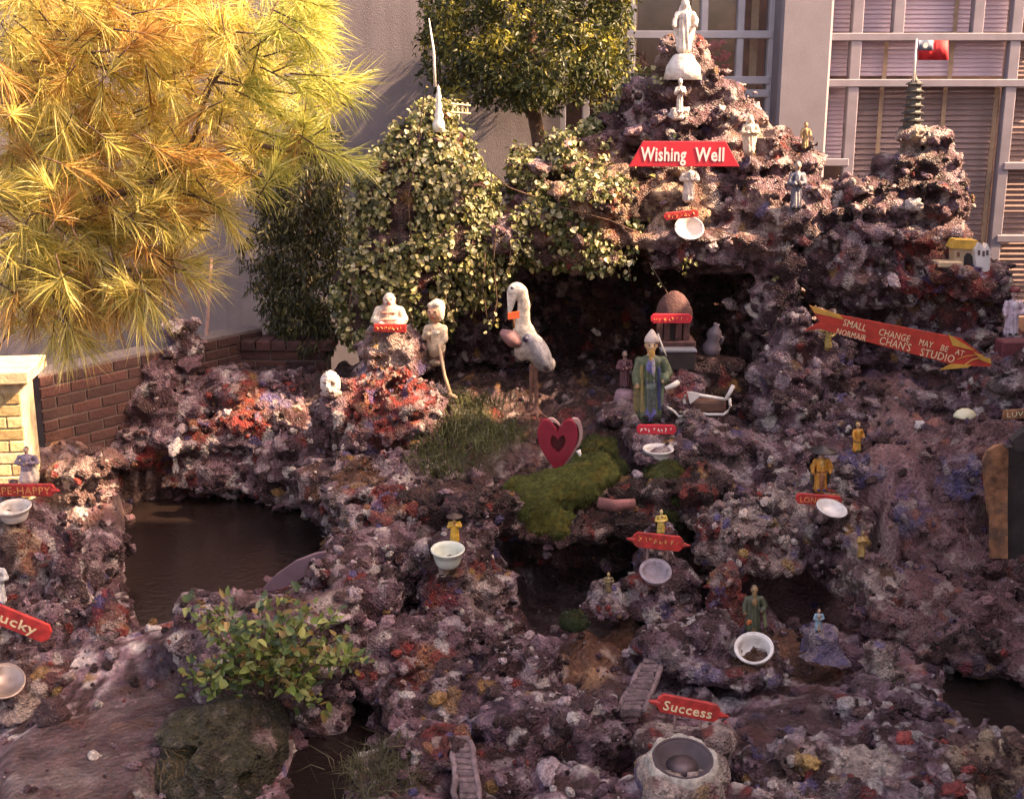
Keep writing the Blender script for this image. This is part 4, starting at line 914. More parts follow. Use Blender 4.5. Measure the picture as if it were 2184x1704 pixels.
# moss cushions
def moss(label, blobs, col=(.075, .085, .024)):
    o, V, Q = rock('moss_cushion', label, 'moss', blobs, 'dark', h=.0165, amp=(.02, .02, .01), stones=False, mat_='moss', floor=.05, group='moss cushions around the heart')
    c = np.array(col) * (.2 + 1.5 * fbm(V * 9, 3, 4))[:, None] * np.array((1, 1, 1)) + np.array((.03, .012, 0)) * (fbm(V * 16, 2, 6) > .58)[:, None]
    a = o.data.color_attributes['Col']; cc = np.ones((len(V), 4), np.float32); cc[:, :3] = c; a.data.foreach_set('color', cc.ravel())
    P, N = sample_surface(V, Q, 9000, -.1); kp = fbm(P * 11, 2, 3) > .40; P, N = P[kp], N[kp]; n = len(P)
    L = RNG.uniform(.008, .02, n); D = N + RNG.normal(0, .45, (n, 3)); D /= np.linalg.norm(D, axis=1)[:, None]
    T = np.cross(D, RNG.normal(size=(n, 3))); T /= np.linalg.norm(T, axis=1)[:, None]; T *= .0022
    VV = np.stack((P - T, P + T, P + D * L[:, None]), 1).reshape(-1, 3); FF = np.arange(3 * n).reshape(n, 3)
    cv = np.repeat(np.array(col) * RNG.uniform(.5, 1.9, (n, 1)), 3, 0)
    tag(mobj('moss_fuzz', raw_mesh('moss_fuzz', VV, FF, cols=cv), M['leaf'], o), None, None, None, 'stuff')
moss('broad green moss cushion spilling over the ledge below the heart', [B(1200, 1045, 6.3, 90, 44, .2), B(1260, 1010, 6.45, 60, 34, .18), B(1155, 1100, 6.12, 50, 50, .13), B(1200, 1125, 6.05, 40, 36, .1), B(1110, 1060, 6.3, 40, 50, .12)])
moss('dark olive moss cushion right behind the heart', [B(1275, 965, 6.7, 46, 24, .13), B(1300, 995, 6.6, 36, 24, .1)], (.05, .06, .02))
moss('tall dark green moss bank beside the yellow seated figurine', [B(1420, 1020, 6.45, 46, 40, .14), B(1440, 1080, 6.3, 44, 44, .14), B(1390, 1060, 6.4, 26, 40, .1)], (.055, .065, .022))
moss('small round dark moss tuft in front of the ledge cave', [B(1228, 1338, 5.45, 40, 36, .1)], (.03, .04, .018))
# ------------------------------------------------------------------ plants
def unit(a): return a / (np.linalg.norm(a, axis=-1, keepdims=True) + 1e-12)
LEAF_V = np.array(((0, 0, 0), (0, 1, -.12), (-.42, .12, .09), (-.36, .60, .05), (.42, .12, .09), (.36, .60, .05), (0, .5, -.03)))
LEAF_F = np.array(((0, 6, 3, 2), (6, 1, 3, 3), (0, 4, 5, 6), (6, 5, 1, 1)))
LEAF_T = np.array(((0, 6, 3), (0, 3, 2), (6, 1, 3), (0, 4, 5), (0, 5, 6), (6, 5, 1)))
def leaf_frames(D, N):
    D = unit(D); X = unit(np.cross(D, N)); Z = np.cross(X, D)
    return np.stack((X, D, Z), -1)                       # columns
def leaves_mesh(name, P, D, N, size, width, cols):
    R = leaf_frames(D, N); n = len(P)
    L = LEAF_V[None] * np.stack((width * size, size, size), -1)[:, None, :]
    V = np.einsum('nij,nvj->nvi', R, L) + P[:, None, :]
    F = (LEAF_T[None] + (np.arange(n) * len(LEAF_V))[:, None, None]).reshape(-1, 3)
    NTRI[0] += len(F)
    return raw_mesh(name, V.reshape(-1, 3), F, cols=np.repeat(cols, len(LEAF_V), 0), smooth=False)
def leaf_obj_mat():
    m, N_, L_, B_ = new_mat('single leaf')
    s = N_.new('ShaderNodeObjectInfo'); B_.inputs['Roughness'].default_value = .42; L_.new(s.outputs['Color'], B_.inputs['Base Color'])
    tr = N_.new('ShaderNodeBsdfTranslucent'); L_.new(s.outputs['Color'], tr.inputs['Color'])
    mx = N_.new('ShaderNodeMixShader'); mx.inputs[0].default_value = .3; L_.new(B_.outputs[0], mx.inputs[1]); L_.new(tr.outputs[0], mx.inputs[2]); L_.new(mx.outputs[0], N_['Material Output'].inputs['Surface']); return m
M['leaf_obj'] = leaf_obj_mat()
LEAF_ME = raw_mesh('leaf', LEAF_V, LEAF_T, smooth=False); LEAF_ME.materials.append(M['leaf_obj'])
def leaf_objects(parent, P, D, N, size, width, cols):
    R = leaf_frames(D, N)
    for i in range(len(P)):
        o = bpy.data.objects.new('leaf', LEAF_ME); place(o, parent)
        A = np.eye(4); A[:3, :3] = R[i] * np.array((width[i] * size[i], size[i], size[i])); A[:3, 3] = P[i]
        o.matrix_basis = Matrix(A.tolist()); o.color = (*[float(c) for c in cols[i]], 1)
def visible_order(P, size):
    d = np.linalg.norm(P - CAMP, axis=1); return np.argsort(-(size / d))
def split_leaves(parent, P, D, N, size, width, cols, nobj, front):
    """the leaves that show largest one by one, the rest as one mass"""
    sc = size / np.linalg.norm(P - CAMP, axis=1) * np.clip((unit(N) * unit(CAMP - P)).sum(1), .1, 1) * front
    o = np.argsort(-sc); a, b = o[:nobj], o[nobj:]
    leaf_objects(parent, P[a], D[a], N[a], size[a], width[a], cols[a])
    if len(b):
        tag(mobj('leaves', leaves_mesh('leaves', P[b], D[b], N[b], size[b], width[b], cols[b]), M['leaf'], parent), None, None, None, 'stuff')

def ivy(label, name, V, Q, dens, test, size=(.015, .044), pal=None, nobj=280, shift=.03):
    P, N = sample_surface(V, Q, dens, -.35); k = test(P); P, N = P[k], N[k]; n = len(P)
    P = P + N * RNG.uniform(.0, shift * 2, (n, 1)) + RNG.normal(0, .012, (n, 3))
    D = np.array((0, 0, -1.0)) * .7 + N * .35 + RNG.normal(0, .55, (n, 3)); NN = N * .8 + np.array((.25, -.2, .45)) + RNG.normal(0, .45, (n, 3))
    s = RNG.uniform(*size, n); w = RNG.uniform(.85, 1.25, n)
    cols = np.array(pal)[RNG.integers(0, len(pal), n)] * RNG.uniform(.6, 1.35, (n, 1))
    v = thing(name, P[np.argmin(P[:, 2])], label, 'ivy')
    split_leaves(v, P, D, NN, s, w, cols, nobj, 1.0)
    return v, P, N
IVY = [(.10, .12, .035), (.13, .14, .04), (.08, .10, .035), (.24, .23, .08), (.50, .45, .22), (.38, .34, .13), (.07, .08, .03), (.55, .52, .32)]
IVYD = [(.055, .065, .028), (.07, .08, .03), (.09, .10, .035), (.16, .16, .06), (.30, .28, .13)]
iv1, ivP, ivN = ivy('ivy cloaking the pointed rock hill, sunlit on its right flank', 'ivy', iV, iQ, 4600, lambda P: (P[:, 2] > .95) & (fbm(P * (9, 9, 3.5), 2, 3) > .31 + .14 * ss(1.7, 1.1, P[:, 2])), pal=IVY)
def band(P):
    x, z = P[:, 0], P[:, 2]
    return (x > .0) & (x < 1.15) & (z > 1.5) & (fbm(P * 6.5, 2, 8) > .46 + .20 * ss(.3, 1.1, x))
iv2, _, _ = ivy('ivy trailing along the ridge between the pointed hill and the sign board', 'ivy_ridge', mV, mQ, 3600, band, pal=IVY, nobj=160)
# hanging strands and bare runners
def strand(parent, pts, r=.004, leaves=0, pal=IVY):
    pts = [np.asarray(p, float) for p in pts]; m = MB(); m.tube(pts, r, 5); m.build('vine', M['bark'], parent, True)
    if leaves:
        t = RNG.random(leaves) * (len(pts) - 1); i = np.minimum(t.astype(int), len(pts) - 2); f = (t - i)[:, None]; A = np.array(pts)
        P = A[i] * (1 - f) + A[i + 1] * f + RNG.normal(0, .018, (leaves, 3)); D = RNG.normal(0, .5, (leaves, 3)) + (0, 0, -.6); N = RNG.normal(0, .5, (leaves, 3)) + (.1, -.9, .4)
        c = np.array(pal)[RNG.integers(0, len(pal), leaves)] * RNG.uniform(.6, 1.3, (leaves, 1))
        leaf_objects(parent, P, D, N, RNG.uniform(.02, .036, leaves), RNG.uniform(.85, 1.2, leaves), c)
for us, n in (([(880, 560), (870, 640), (885, 720)], 16), ([(760, 560), (745, 650), (750, 730)], 22), ([(800, 620), (795, 690), (810, 750)], 16), ([(1035, 540), (1030, 620), (1040, 690)], 20), ([(1060, 480), (1052, 560), (1060, 640), (1050, 700)], 34), ([(1010, 500), (1000, 580), (1025, 640)], 22), ([(960, 560), (950, 640), (970, 690)], 18), ([(1385, 560), (1420, 620), (1432, 640)], 5), ([(1090, 520), (1085, 590)], 10), ([(1340, 560), (1345, 600)], 5), ([(1650, 590), (1662, 640)], 4)):
    strand(iv1 if us[0][0] < 1200 else iv2, [at(u, v, 7.52) for u, v in us], .004, n)
for us in ([(925, 560), (945, 590), (962, 600)], [(1040, 360), (1085, 400), (1140, 420)], [(905, 200), (890, 330), (870, 420), (880, 560)], [(1190, 440), (1300, 470), (1370, 500)], [(1470, 480), (1560, 500), (1620, 540)]):
    strand(iv1 if us[0][0] < 1000 else iv2, [at(u, v, 7.5) for u, v in us], .0035)

def tree_crown(name, parent, C, n, size, width, pal, clump_r, per=None, droop=.3, up=0.2, light=None):
    C = np.asarray(C); k = RNG.integers(0, len(C), n)
    d = unit(RNG.normal(size=(n, 3))); r = clump_r[k] * RNG.random(n) ** .45
    P = C[k] + d * r[:, None] * np.array((1, 1, .8))
    D = d * .6 + RNG.normal(0, .5, (n, 3)) + np.array((0, 0, -droop)); N = d + RNG.normal(0, .5, (n, 3)) + np.array((0, 0, up))
    s = RNG.uniform(*size, n); w = RNG.uniform(*width, n)
    cols = np.array(pal)[RNG.integers(0, len(pal), n)] * RNG.uniform(.55, 1.4, (n, 1)) * (.7 + .5 * RNG.random(len(C)))[k][:, None]
    if light is not None:
        sun_clumps = (RNG.random(len(C)) < light[0])[k] & (RNG.random(n) < .75); cols[sun_clumps] = np.array(light[1]) * RNG.uniform(.6, 1.3, (int(sun_clumps.sum()), 1))  # yellow sunlit patches painted into random clumps
    return tag(mobj(name, leaves_mesh(name, P, D, N, s, w, cols), M['leaf'], parent), None, None, None, 'stuff')
# clipped round evergreen in front of the building
TY = 9.15
tr = thing('round_tree', at(1140, 330, TY), 'clipped dense evergreen tree with a dark trunk in front of the grey building', 'tree')
m = MB(); m.tube([at(1158, 420, TY), at(1150, 300, TY), at(1138, 240, TY), at(1128, 170, TY), at(1140, 40, TY)], [.06, .055, .05, .045, .03], 9); m.build('trunk', M['bark'], tr, True)
for a, b in (((1138, 240), (1060, 190)), ((1135, 225), (1210, 180)), ((1130, 170), (1030, 100)), ((1130, 150), (1250, 90)), ((1140, 60), (1200, -30)), ((1138, 232), (1170, 215))):
    p, q = at(*a, TY), at(*b, TY + random.uniform(-.2, .2)); m = MB(); m.tube([p, (p + q) / 2 + (0, 0, .03), q], [.03, .022, .012], 6); m.build('branch', M['bark'], tr, True)
C, R_ = [], []
for i in range(760):
    u, v = random.uniform(900, 1358), random.uniform(-90, 250); yy = random.uniform(-.75, .75)
    e = ((u - 1128) / 222) ** 2 + ((v - 40) / 190) ** 4 * .8 + (yy / .75) ** 2
    if e > 1 or (v > 205 and (u < 980 or u > 1300)): continue
    if e < .45 and random.random() < .6: continue
    C.append(at(u, v, TY + yy)); R_.append(random.uniform(.05, .17))
tree_crown('crown', tr, C, 23000, (.024, .055), (.35, .7), [(.035, .05, .018), (.05, .065, .02), (.07, .085, .022), (.13, .13, .025), (.028, .04, .018)], np.array(R_), droop=.35, light=(.2, (.30, .27, .045)))
# weeping dark conifer behind the ivy hill
SY = 8.35
sh = thing('dark_conifer', at(640, 760, SY), 'drooping dark green conifer shrub against the grey wall left of the ivy hill', 'shrub')
m = MB(); m.tube([at(660, 780, SY), at(650, 600, SY), at(655, 420, SY), at(670, 300, SY)], [.05, .04, .03, .012], 8); m.build('trunk', M['bark'], sh, True)
C, R_ = [], []
for i in range(700):
    v = random.uniform(270, 745); hw = np.interp(v, (270, 380, 520, 640, 745), (45, 95, 120, 95, 60)); cu = np.interp(v, (270, 520, 745), (665, 630, 655))
    a = random.uniform(-1, 1); yy = random.uniform(-.35, .35)
    if a * a + (yy / .35) ** 2 > 1: continue
    C.append(at(cu + a * hw, v, SY + yy)); R_.append(random.uniform(.05, .10))
tree_crown('foliage', sh, C, 15000, (.025, .055), (.25, .5), [(.04, .045, .018), (.055, .06, .02), (.075, .075, .025), (.12, .11, .04), (.03, .035, .018)], np.array(R_), droop=1.1)

# unseen tree added beyond the right edge to shade the brick wall and heap
st_ = thing('shade_tree', (4.5, 6.4, 0), 'tall leafy tree added unseen on the right to shade the brick wall', 'tree')
m = MB(); m.tube([(4.5, 6.4, -.4), (4.52, 6.4, 3), (4.55, 6.3, 5.3), (4.6, 6.2, 6.5)], [.07, .06, .05, .02], 8); m.build('trunk', M['bark'], st_, True)
C = [np.array((4.6 + random.gauss(0, .22), 6.25 + random.gauss(0, .28), 6.55 + random.gauss(0, .2))) for _ in range(60)]
tree_crown('crown', st_, C, 7000, (.05, .09), (.5, .8), [(.05, .07, .02), (.07, .09, .03)], np.full(60, .16))

# ------------------------------------------------------------------ pine in the upper left
PY = 5.0
pine = thing('pine_tree', (at(-330, 900, PY)[0], 5.2, 0), 'golden green pine reaching in with long needle tufts over the upper left', 'tree')
px = at(-330, 400, PY)[0]
m = MB(); m.tube([(px, 5.2, -.1), (px + .04, 5.2, 1.2), (px + .10, 5.15, 2.4), (px + .12, 5.1, 3.6), (px + .1, 5.1, 4.4)], [.11, .095, .075, .05, .02], 10); m.build('trunk', M['bark'], pine, True)
BR = []
def branch(pts, r0, r1):
    pts = [np.asarray(p, float) for p in pts]; m = MB(); m.tube(pts, list(np.linspace(r0 * .62, r1 * .7, len(pts))), 7); m.build('branch', M['bark'], pine, True); BR.append(pts)
branch([(px + .05, 5.2, 1.75), at(-80, 450, 5.1), at(200, 430, 5.0), at(310, 395, 4.95), at(385, 350, 4.93), at(450, 332, 4.9), at(560, 312, 4.9), at(660, 330, 4.95), at(730, 350, 5.0)], .035, .008)
branch([at(385, 350, 4.93), at(415, 290, 4.95), at(432, 230, 4.95), at(455, 175, 4.95), at(510, 110, 5.0), at(560, 60, 5.0), at(600, -10, 5.0)], .014, .006)
branch([at(455, 175, 4.95), at(530, 185, 4.95), at(620, 200, 5.0), at(720, 190, 5.0)], .009, .005)
branch([(px + .08, 5.2, 2.2), at(-60, 250, 5.2), at(80, 120, 5.2), at(160, 30, 5.2), at(200, -40, 5.2)], .035, .012)
branch([(px + .08, 5.2, 1.5), at(-100, 600, 5.1), at(60, 560, 5.0), at(180, 560, 5.0), at(300, 580, 4.95), at(400, 580, 4.95)], .026, .007)
branch([at(60, 560, 5.0), at(120, 640, 4.95), at(160, 700, 4.95)], .012, .006)
branch([at(200, 430, 5.0), at(280, 500, 4.95), at(350, 560, 4.9), at(300, 640, 4.9)], .013, .006)
branch([at(80, 120, 5.2), at(230, 110, 5.1), at(360, 60, 5.1), at(480, 20, 5.1)], .014, .006)
branch([at(310, 395, 4.95), at(420, 420, 4.9), at(480, 450, 4.9)], .010, .005)
tips = [(690, 15, 1, .1), (680, 70, 1, .3), (690, 110, 1, .5), (720, 165, 1, -.1), (765, 175, 1, -.25), (750, 215, 1, .5), (700, 215, 1, .4), (650, 190, 1, .3), (770, 350, 1, .2), (730, 350, 1, .5), (690, 320, 1, .3), (650, 260, 1, .1),
        (640, 330, 1, .4), (600, 370, 1, .6), (560, 400, .7, .7), (530, 410, 1, .2), (490, 470, .7, .8), (510, 500, .8, .6), (470, 440, 1, .3), (430, 565, 1, .0), (430, 600, 1, .3), (400, 590, .8, .6), (330, 660, .4, 1), (300, 690, .2, 1), (280, 640, .5, 1),
        (250, 690, .1, 1), (200, 740, .7, .5), (170, 740, .3, .8), (140, 770, .0, 1), (110, 740, -.2, 1), (70, 700, -.1, 1), (20, 680, -.3, 1), (600, 60, .7, -.6), (560, 130, .8, .3), (600, 240, 1, .3), (520, 250, .7, .6), (480, 300, .8, .6), (560, 300, 1, .3), (620, 300, 1, .1), (360, 620, .5, .9), (230, 620, .2, 1), (150, 650, .2, 1), (90, 620, 0, 1), (390, 480, .6, .8), (330, 560, .4, .9)]
T = [(at(u, v, 4.85 + random.uniform(-.1, .15)), np.array((a, random.uniform(-.35, .2), -b))) for u, v, a, b in tips]
fill = [(0, -20), (690, -20), (690, 90), (730, 200), (700, 330), (560, 390), (480, 450), (400, 520), (330, 640), (160, 740), (0, 690)]
fp = np.array(fill, float)
while len(T) < 690:
    u, v = random.uniform(-300, 720), random.uniform(-60, 740)
    if poly_sd(np.array([max(u, 1.0)]), np.array([max(v, 1.0)]), fill)[0] > -12: continue
    if random.random() < .5 * (u > 420): continue
    T.append((at(u, v, random.uniform(4.75, 5.7)), np.array((random.uniform(-.5, 1), random.uniform(-.6, .3), random.uniform(-.55, .6)))))
Vn, Cn, tw = [], [], []
for i, (p, d) in enumerate(T):
    d = unit(d); n = random.randint(50, 80); L = .12 + .07 * random.random()
    back = p - d * .12 + np.array((0, 0, .02)); tw.append((back, p))
    t = RNG.random(n)[:, None]; base = back * (1 - t) + p * t
    side = RNG.normal(size=(n, 3)); side = unit(side - (side @ d)[:, None] * d)
    ang = RNG.uniform(.25, 1.1, (n, 1)) * (1.15 - .5 * t)
    nd = unit(d * np.cos(ang) + side * np.sin(ang) + np.array((0, 0, -.12)))
    ln = L * RNG.uniform(.7, 1.1, (n, 1))
    mid = base + nd * ln * .55; tip = base + unit(nd + RNG.normal(0, .07, (n, 3))) * ln + np.array((0, 0, -1.0)) * ln * RNG.uniform(.02, .16, (n, 1))
    w = unit(np.cross(nd, RNG.normal(size=(n, 3)))) * .0016
    Vn.append(np.stack((base - w, base + w, mid + w, mid - w, tip), 1).reshape(-1, 3))
    orange = random.random() < (.09 + .2 * (p[0] < -1.2))
    pal = np.array([(.84, .67, .19), (.78, .65, .18), (.86, .75, .30), (.62, .55, .14), (.42, .40, .11)]) if not orange else np.array([(.62, .36, .10), (.45, .22, .06), (.66, .48, .16)])
    if not orange and p[0] > -1.0: pal = pal * np.array((.86, 1.0, .9))
    Cn.append(np.repeat(pal[RNG.integers(0, len(pal), n)] * RNG.uniform(.6, 1.15, (n, 1)), 5, 0))
Vn = np.concatenate(Vn); k = len(Vn) // 5; b = np.arange(k)[:, None] * 5
tag(mobj('needles', raw_mesh('needles', Vn, [b + np.array((0, 1, 2, 3)), b + np.array((3, 2, 4))], cols=np.concatenate(Cn)), M['needle'], pine), None, None, None, 'stuff')
NTRI[0] += k * 3
m = MB()
for a, c in tw: m.tube([a - (c - a) * .5, a, c], [.0034, .003, .002], 4)
tag(m.build('twigs', M['bark'], pine, True), None, None, None, 'stuff')

# ------------------------------------------------------------------ leafy shrub between the ponds
fs = thing('leafy_shrub', at(560, 1480, 4.62), 'bright green leafy shrub sprawling between the dark ponds', 'shrub')
P, D, N, S, Wd, Cc = [], [], [], [], [], []
stems = [((540, 1470), (400, 1300)), ((600, 1460), (720, 1310)), ((600, 1460), (740, 1360)), ((560, 1470), (520, 1330)), ((560, 1470), (450, 1290)), ((580, 1470), (640, 1330)), ((560, 1480), (430, 1330)), ((560, 1480), (480, 1290)), ((560, 1480), (560, 1280)), ((570, 1480), (620, 1270)), ((580, 1480), (660, 1300)), ((580, 1480), (690, 1380)), ((590, 1480), (640, 1400)), ((600, 1470), (760, 1410)), ((600, 1470), (780, 1400)), ((590, 1480), (690, 1510)),
         ((560, 1480), (400, 1420)), ((560, 1480), (390, 1450)), ((550, 1490), (450, 1480)), ((570, 1490), (560, 1440)), ((560, 1490), (520, 1390)), ((590, 1480), (620, 1440)), ((560, 1490), (480, 1410)), ((600, 1480), (650, 1480)), ((560, 1480), (600, 1340))]
for i, (a, b_) in enumerate(stems):
    y0 = 4.62; y1 = 4.58 + random.uniform(-.1, .22) * (1 if b_[1] < 1400 else .3)
    p, q = at(*a, y0), at(*b_, y1); mid = (p + q) / 2 + np.array((0, 0, .05)); ctrl = [p, (p + mid) / 2 + (0, 0, .02), mid, (mid + q) / 2 + (0, 0, .01), q]
    m = MB(); m.tube(ctrl, [.006, .0055, .005, .004, .0025], 5); m.build('stem', M['bark'], fs, True)
    nl = 44
    for j in range(nl):
        t = (.25 + .75 * (j + random.random()) / nl) * 4; k = min(int(t), 3); f = t - k; c = ctrl[k] * (1 - f) + ctrl[k + 1] * f
        dr = unit(q - p); sd = RNG.normal(size=3)
        P.append(c + RNG.normal(0, .024, 3)); D.append(dr * .5 + sd * .7 + np.array((0, 0, -.05))); N.append(RNG.normal(0, .4, 3) + np.array((.1, -.35, .9)))
        S.append(random.uniform(.018, .055)); Wd.append(random.uniform(.5, .95)); Cc.append(np.array(random.choice([(.11, .17, .035), (.16, .22, .05), (.22, .26, .07), (.08, .13, .04), (.30, .32, .10), (.07, .12, .06), (.26, .17, .05)])) * random.uniform(.75, 1.3))
split_leaves(fs, np.array(P), np.array(D), np.array(N), np.array(S), np.array(Wd), np.array(Cc), 300, 1.0)

# ------------------------------------------------------------------ grasses
def grass(label, spots, n, h, col, spread=.06, w=.0022, cat='grass', name='grass_tuft'):
    V, C = [], []
    for (u, v, Y) in spots:
        c = at(u, v, Y)
        P = c + RNG.normal(0, spread, (n, 3)) * (1, .8, .15)
        d = RNG.normal(0, .45, (n, 3)) + (0, 0, 1); d = unit(d); L = h * RNG.uniform(.5, 1.1, (n, 1))
        sd = unit(np.cross(d, RNG.normal(size=(n, 3)))) * w
        mid = P + d * L * .55; bend = RNG.normal(0, .4, (n, 3)) * L * (1, 1, .3); tip = mid + d * L * .35 + bend - np.array((0, 0, .15)) * L
        V.append(np.stack((P - sd, P + sd, mid + sd, mid - sd, tip), 1).reshape(-1, 3))
        C.append(np.repeat(np.array(col) * RNG.uniform(.5, 1.5, (n, 1)), 5, 0))
    V = np.concatenate(V); b = np.arange(len(V) // 5)[:, None] * 5; NTRI[0] += len(b) * 3
    tag(mobj(name, raw_mesh(name, V, [b + np.array((0, 1, 2, 3)), b + np.array((3, 2, 4))], cols=np.concatenate(C)), M['leaf']), label, cat, None, 'stuff')
grass('wispy green grass growing between the heart and the boy statue', [(1000, 900, 6.8), (1030, 870, 6.95), (970, 930, 6.7), (1050, 920, 6.75), (985, 860, 7.0), (1080, 940, 6.7), (930, 960, 6.6), (880, 1000, 6.5), (1020, 960, 6.6), (950, 1010, 6.5)], 110, .15, (.09, .10, .035), .075)
grass('dark grass clump hanging over the pool at the bottom edge', [(815, 1640, 4.35), (850, 1660, 4.3), (790, 1690, 4.22), (840, 1610, 4.4), (860, 1690, 4.25), (770, 1650, 4.3)], 120, .14, (.12, .11, .055), .05, .0016)
grass('dry yellowish grass around the foot of the round boulder', [(420, 1620, 4.3), (390, 1660, 4.2), (450, 1560, 4.5)], 40, .12, (.13, .09, .04), .07, .0014)
# ------------------------------------------------------------------ figurines: one continuous painted body each
DG = bpy.context.evaluated_depsgraph_get()
def hit(u, v):
    """the rock or soil surface met at that photo position"""
    d = Vector(ray(u, v)).normalized(); o = Vector((0, 0, CAMZ))
    for _ in range(40):
        ok, p, n, i, ob, mt_ = SC.ray_cast(DG, o, d)
        if not ok: return None
        if ob.name.split('.')[0] in ('needles', 'twigs', 'branch', 'leaf', 'leaves', 'vine', 'stem', 'grass_tuft', 'pane', 'moss_fuzz'): o = p + d * .004; continue
        return np.array(p)
SKIN = (.50, .29, .17); WHITE = (.66, .58, .50); CREAM = (.58, .49, .36); BLACK = (.02, .017, .016)
def figure(name, label, cat, u, v, Y, hpx, prims, mat_='glaze', turn=0.0, res=66, k=.02, folds=0.0, group=None, extra=None, noise=.0, z=None, ground=True):
    """prims in a unit-high frame: x right, -y towards the viewer, z up"""
    q_ = hit(u, v) if ground else None
    if q_ is not None and abs(q_[1] - Y) < .45: Y = float(q_[1]) + .005
    P0 = at(u, v, Y); H = hpx * mpp(u, v, Y)
    if z is not None: P0[2] = z
    pts = []
    for p in prims:
        if p[0] == 'cone': pts += [(np.asarray(p[1]) - p[2], np.asarray(p[1]) + p[2]), (np.asarray(p[3]) - p[4], np.asarray(p[3]) + p[4])]
        else: r = np.max(p[2]) if p[0] == 'ell' and len(p) > 4 else np.asarray(p[2]); pts.append((np.asarray(p[1]) - r, np.asarray(p[1]) + r))
    lo = np.min([a for a, b in pts], 0) - .05; hi = np.max([b for a, b in pts], 0) + .05
    h = 1.0 / res; ax = [np.arange(lo[i], hi[i] + h, h) for i in range(3)]
    G = np.stack(np.meshgrid(*ax, indexing='ij'), -1); Pp = G.reshape(-1, 3)
    f = None
    for p in prims:
        d = sd_prim(Pp, p); f = d if f is None else smin(f, d, k)
    if folds: f = f + 1.6 * folds * np.sin(np.arctan2(Pp[:, 0], -Pp[:, 1]) * 9 + 5 * Pp[:, 2]) * ss(.78, .55, Pp[:, 2])
    if noise: f = f + noise * (fbm(Pp * 12, 2, 5) - .5)
    V, Q = surface_nets(f.reshape(G.shape[:3]), lo, h)
    dm = np.stack([sd_prim(V, p) for p in prims], 1); cols = np.array([prim_col(p) for p in prims])[dm.argmin(1)]
    zmin = V[:, 2].min(); V = (V - (0, 0, zmin)) @ rotz(turn).T * H / (V[:, 2].max() - zmin)
    root = thing(name, P0, label, cat, group)
    mobj('body', raw_mesh('body', V + P0, Q, cols=cols), M[mat_], root)
    NTRI[0] += len(Q) * 2
    return root, P0, H
def C(a, r1, b, r2, c): return ('cone', a, r1, b, r2, c)
def E(c, r, col, R=None): return ('ell', c, r, col, R) if R is not None else ('ell', c, r, col)
def robed(robe, under=None, skin=SKIN, hair=BLACK, pose='clasp', beard=None, wide=1.0, sash=None, feet=BLACK, head=1.0, face=True, veil=None):
    under = under or robe; w = wide; p = []
    p += [C((0, 0, .05), .135 * w, (0, 0, .34), .115 * w, robe), C((0, 0, .34), .115 * w, (0, .0, .60), .105 * w, robe), E((0, .0, .66), (.145 * w, .09, .09), robe), C((0, -.02, .05), .12 * w, (0, -.05, .3), .07 * w, under)]
    p += [C((-.05 * w, -.11, .02), .035, (-.05 * w, -.06, .03), .04, feet), C((.05 * w, -.11, .02), .035, (.05 * w, -.06, .03), .04, feet)]
    p += [E((0, -.075, .62), (.05 * w, .05, .10), under), C((0, 0, .70), .045, (0, -.005, .80), .042, skin)]
    hr = .072 * head; hz = .86
    p += [E((0, -.01, hz), (hr * .88, hr, hr * 1.22), skin), E((0, .018, hz + .03), (hr * .95, hr, hr * 1.1), hair), E((0, -.01 - hr, hz - .005), (.013, .022, .02), skin)]
    if face: p += [E((-.026, -.004 - hr * .93, hz + .018), (.011, .008, .007), BLACK), E((.026, -.004 - hr * .93, hz + .018), (.011, .008, .007), BLACK), E((0, -.006 - hr * .9, hz - .042), (.02, .01, .006), (.3, .06, .05)), E((-hr * .92, 0, hz), (.012, .018, .026), skin), E((hr * .92, 0, hz), (.012, .018, .026), skin)]
    if beard is not None: p += [C((0, -.07, hz - .06), .035, (0, -.10, hz - .24), .014, beard)]
    S = [(-.14 * w, 0, .68), (.14 * w, 0, .68)]
    hands = {'clasp': [((-.19 * w, -.04, .52), (-.03, -.16, .50)), ((.19 * w, -.04, .52), (.03, -.16, .52))],
             'hold': [((-.18 * w, -.02, .52), (-.16 * w, -.08, .40)), ((.20 * w, -.03, .52), (.13, -.15, .46))],
             'down': [((-.19 * w, 0, .52), (-.19 * w, -.04, .38)), ((.19 * w, 0, .52), (.19 * w, -.04, .38))],
             'spread': [((-.19 * w, -.02, .55), (-.20 * w, -.09, .44)), ((.19 * w, -.02, .55), (.20 * w, -.09, .44))],
             'point': [((-.26, -.02, .68), (-.42, -.05, .70)), ((.19 * w, -.02, .54), (.10, -.13, .48))],
             'pray': [((-.17 * w, -.05, .55), (-.012, -.15, .63)), ((.17 * w, -.05, .55), (.012, -.15, .63))]}[pose]
    for s, (e, hd) in zip(S, hands):
        p += [C(s, .052, e, .055, robe), C(e, .055, np.array(e) * .25 + np.array(hd) * .75, .048, robe), E(hd, (.026, .032, .03), skin), C(hd, .014, np.array(hd) + (0, -.03, .018), .009, skin)]
    if veil is not None: p += [E((0, .03, hz + .02), (hr * 1.12, hr * 1.1, hr * 1.3), veil), C((-.07, .035, .82), .035, (-.17, .03, .45), .05, veil), C((.07, .035, .82), .035, (.17, .03, .45), .05, veil), C((-.17, .03, .45), .05, (-.12, .02, .16), .05, veil), C((.17, .03, .45), .05, (.12, .02, .16), .05, veil)]
    if sash is not None: p += [E((0, 0, .44), (.125 * w, .125, .022), sash)]
    return p
def part_lathe(root, name, prof, c, matn, n=24, R=None, wob=0):
    m = MB(); m.lathe(prof, c, n, R, None, wob); return m.build(name, M[matn] if isinstance(matn, str) else matn, root, True)
GREY_BLUE = (.16, .18, .24)
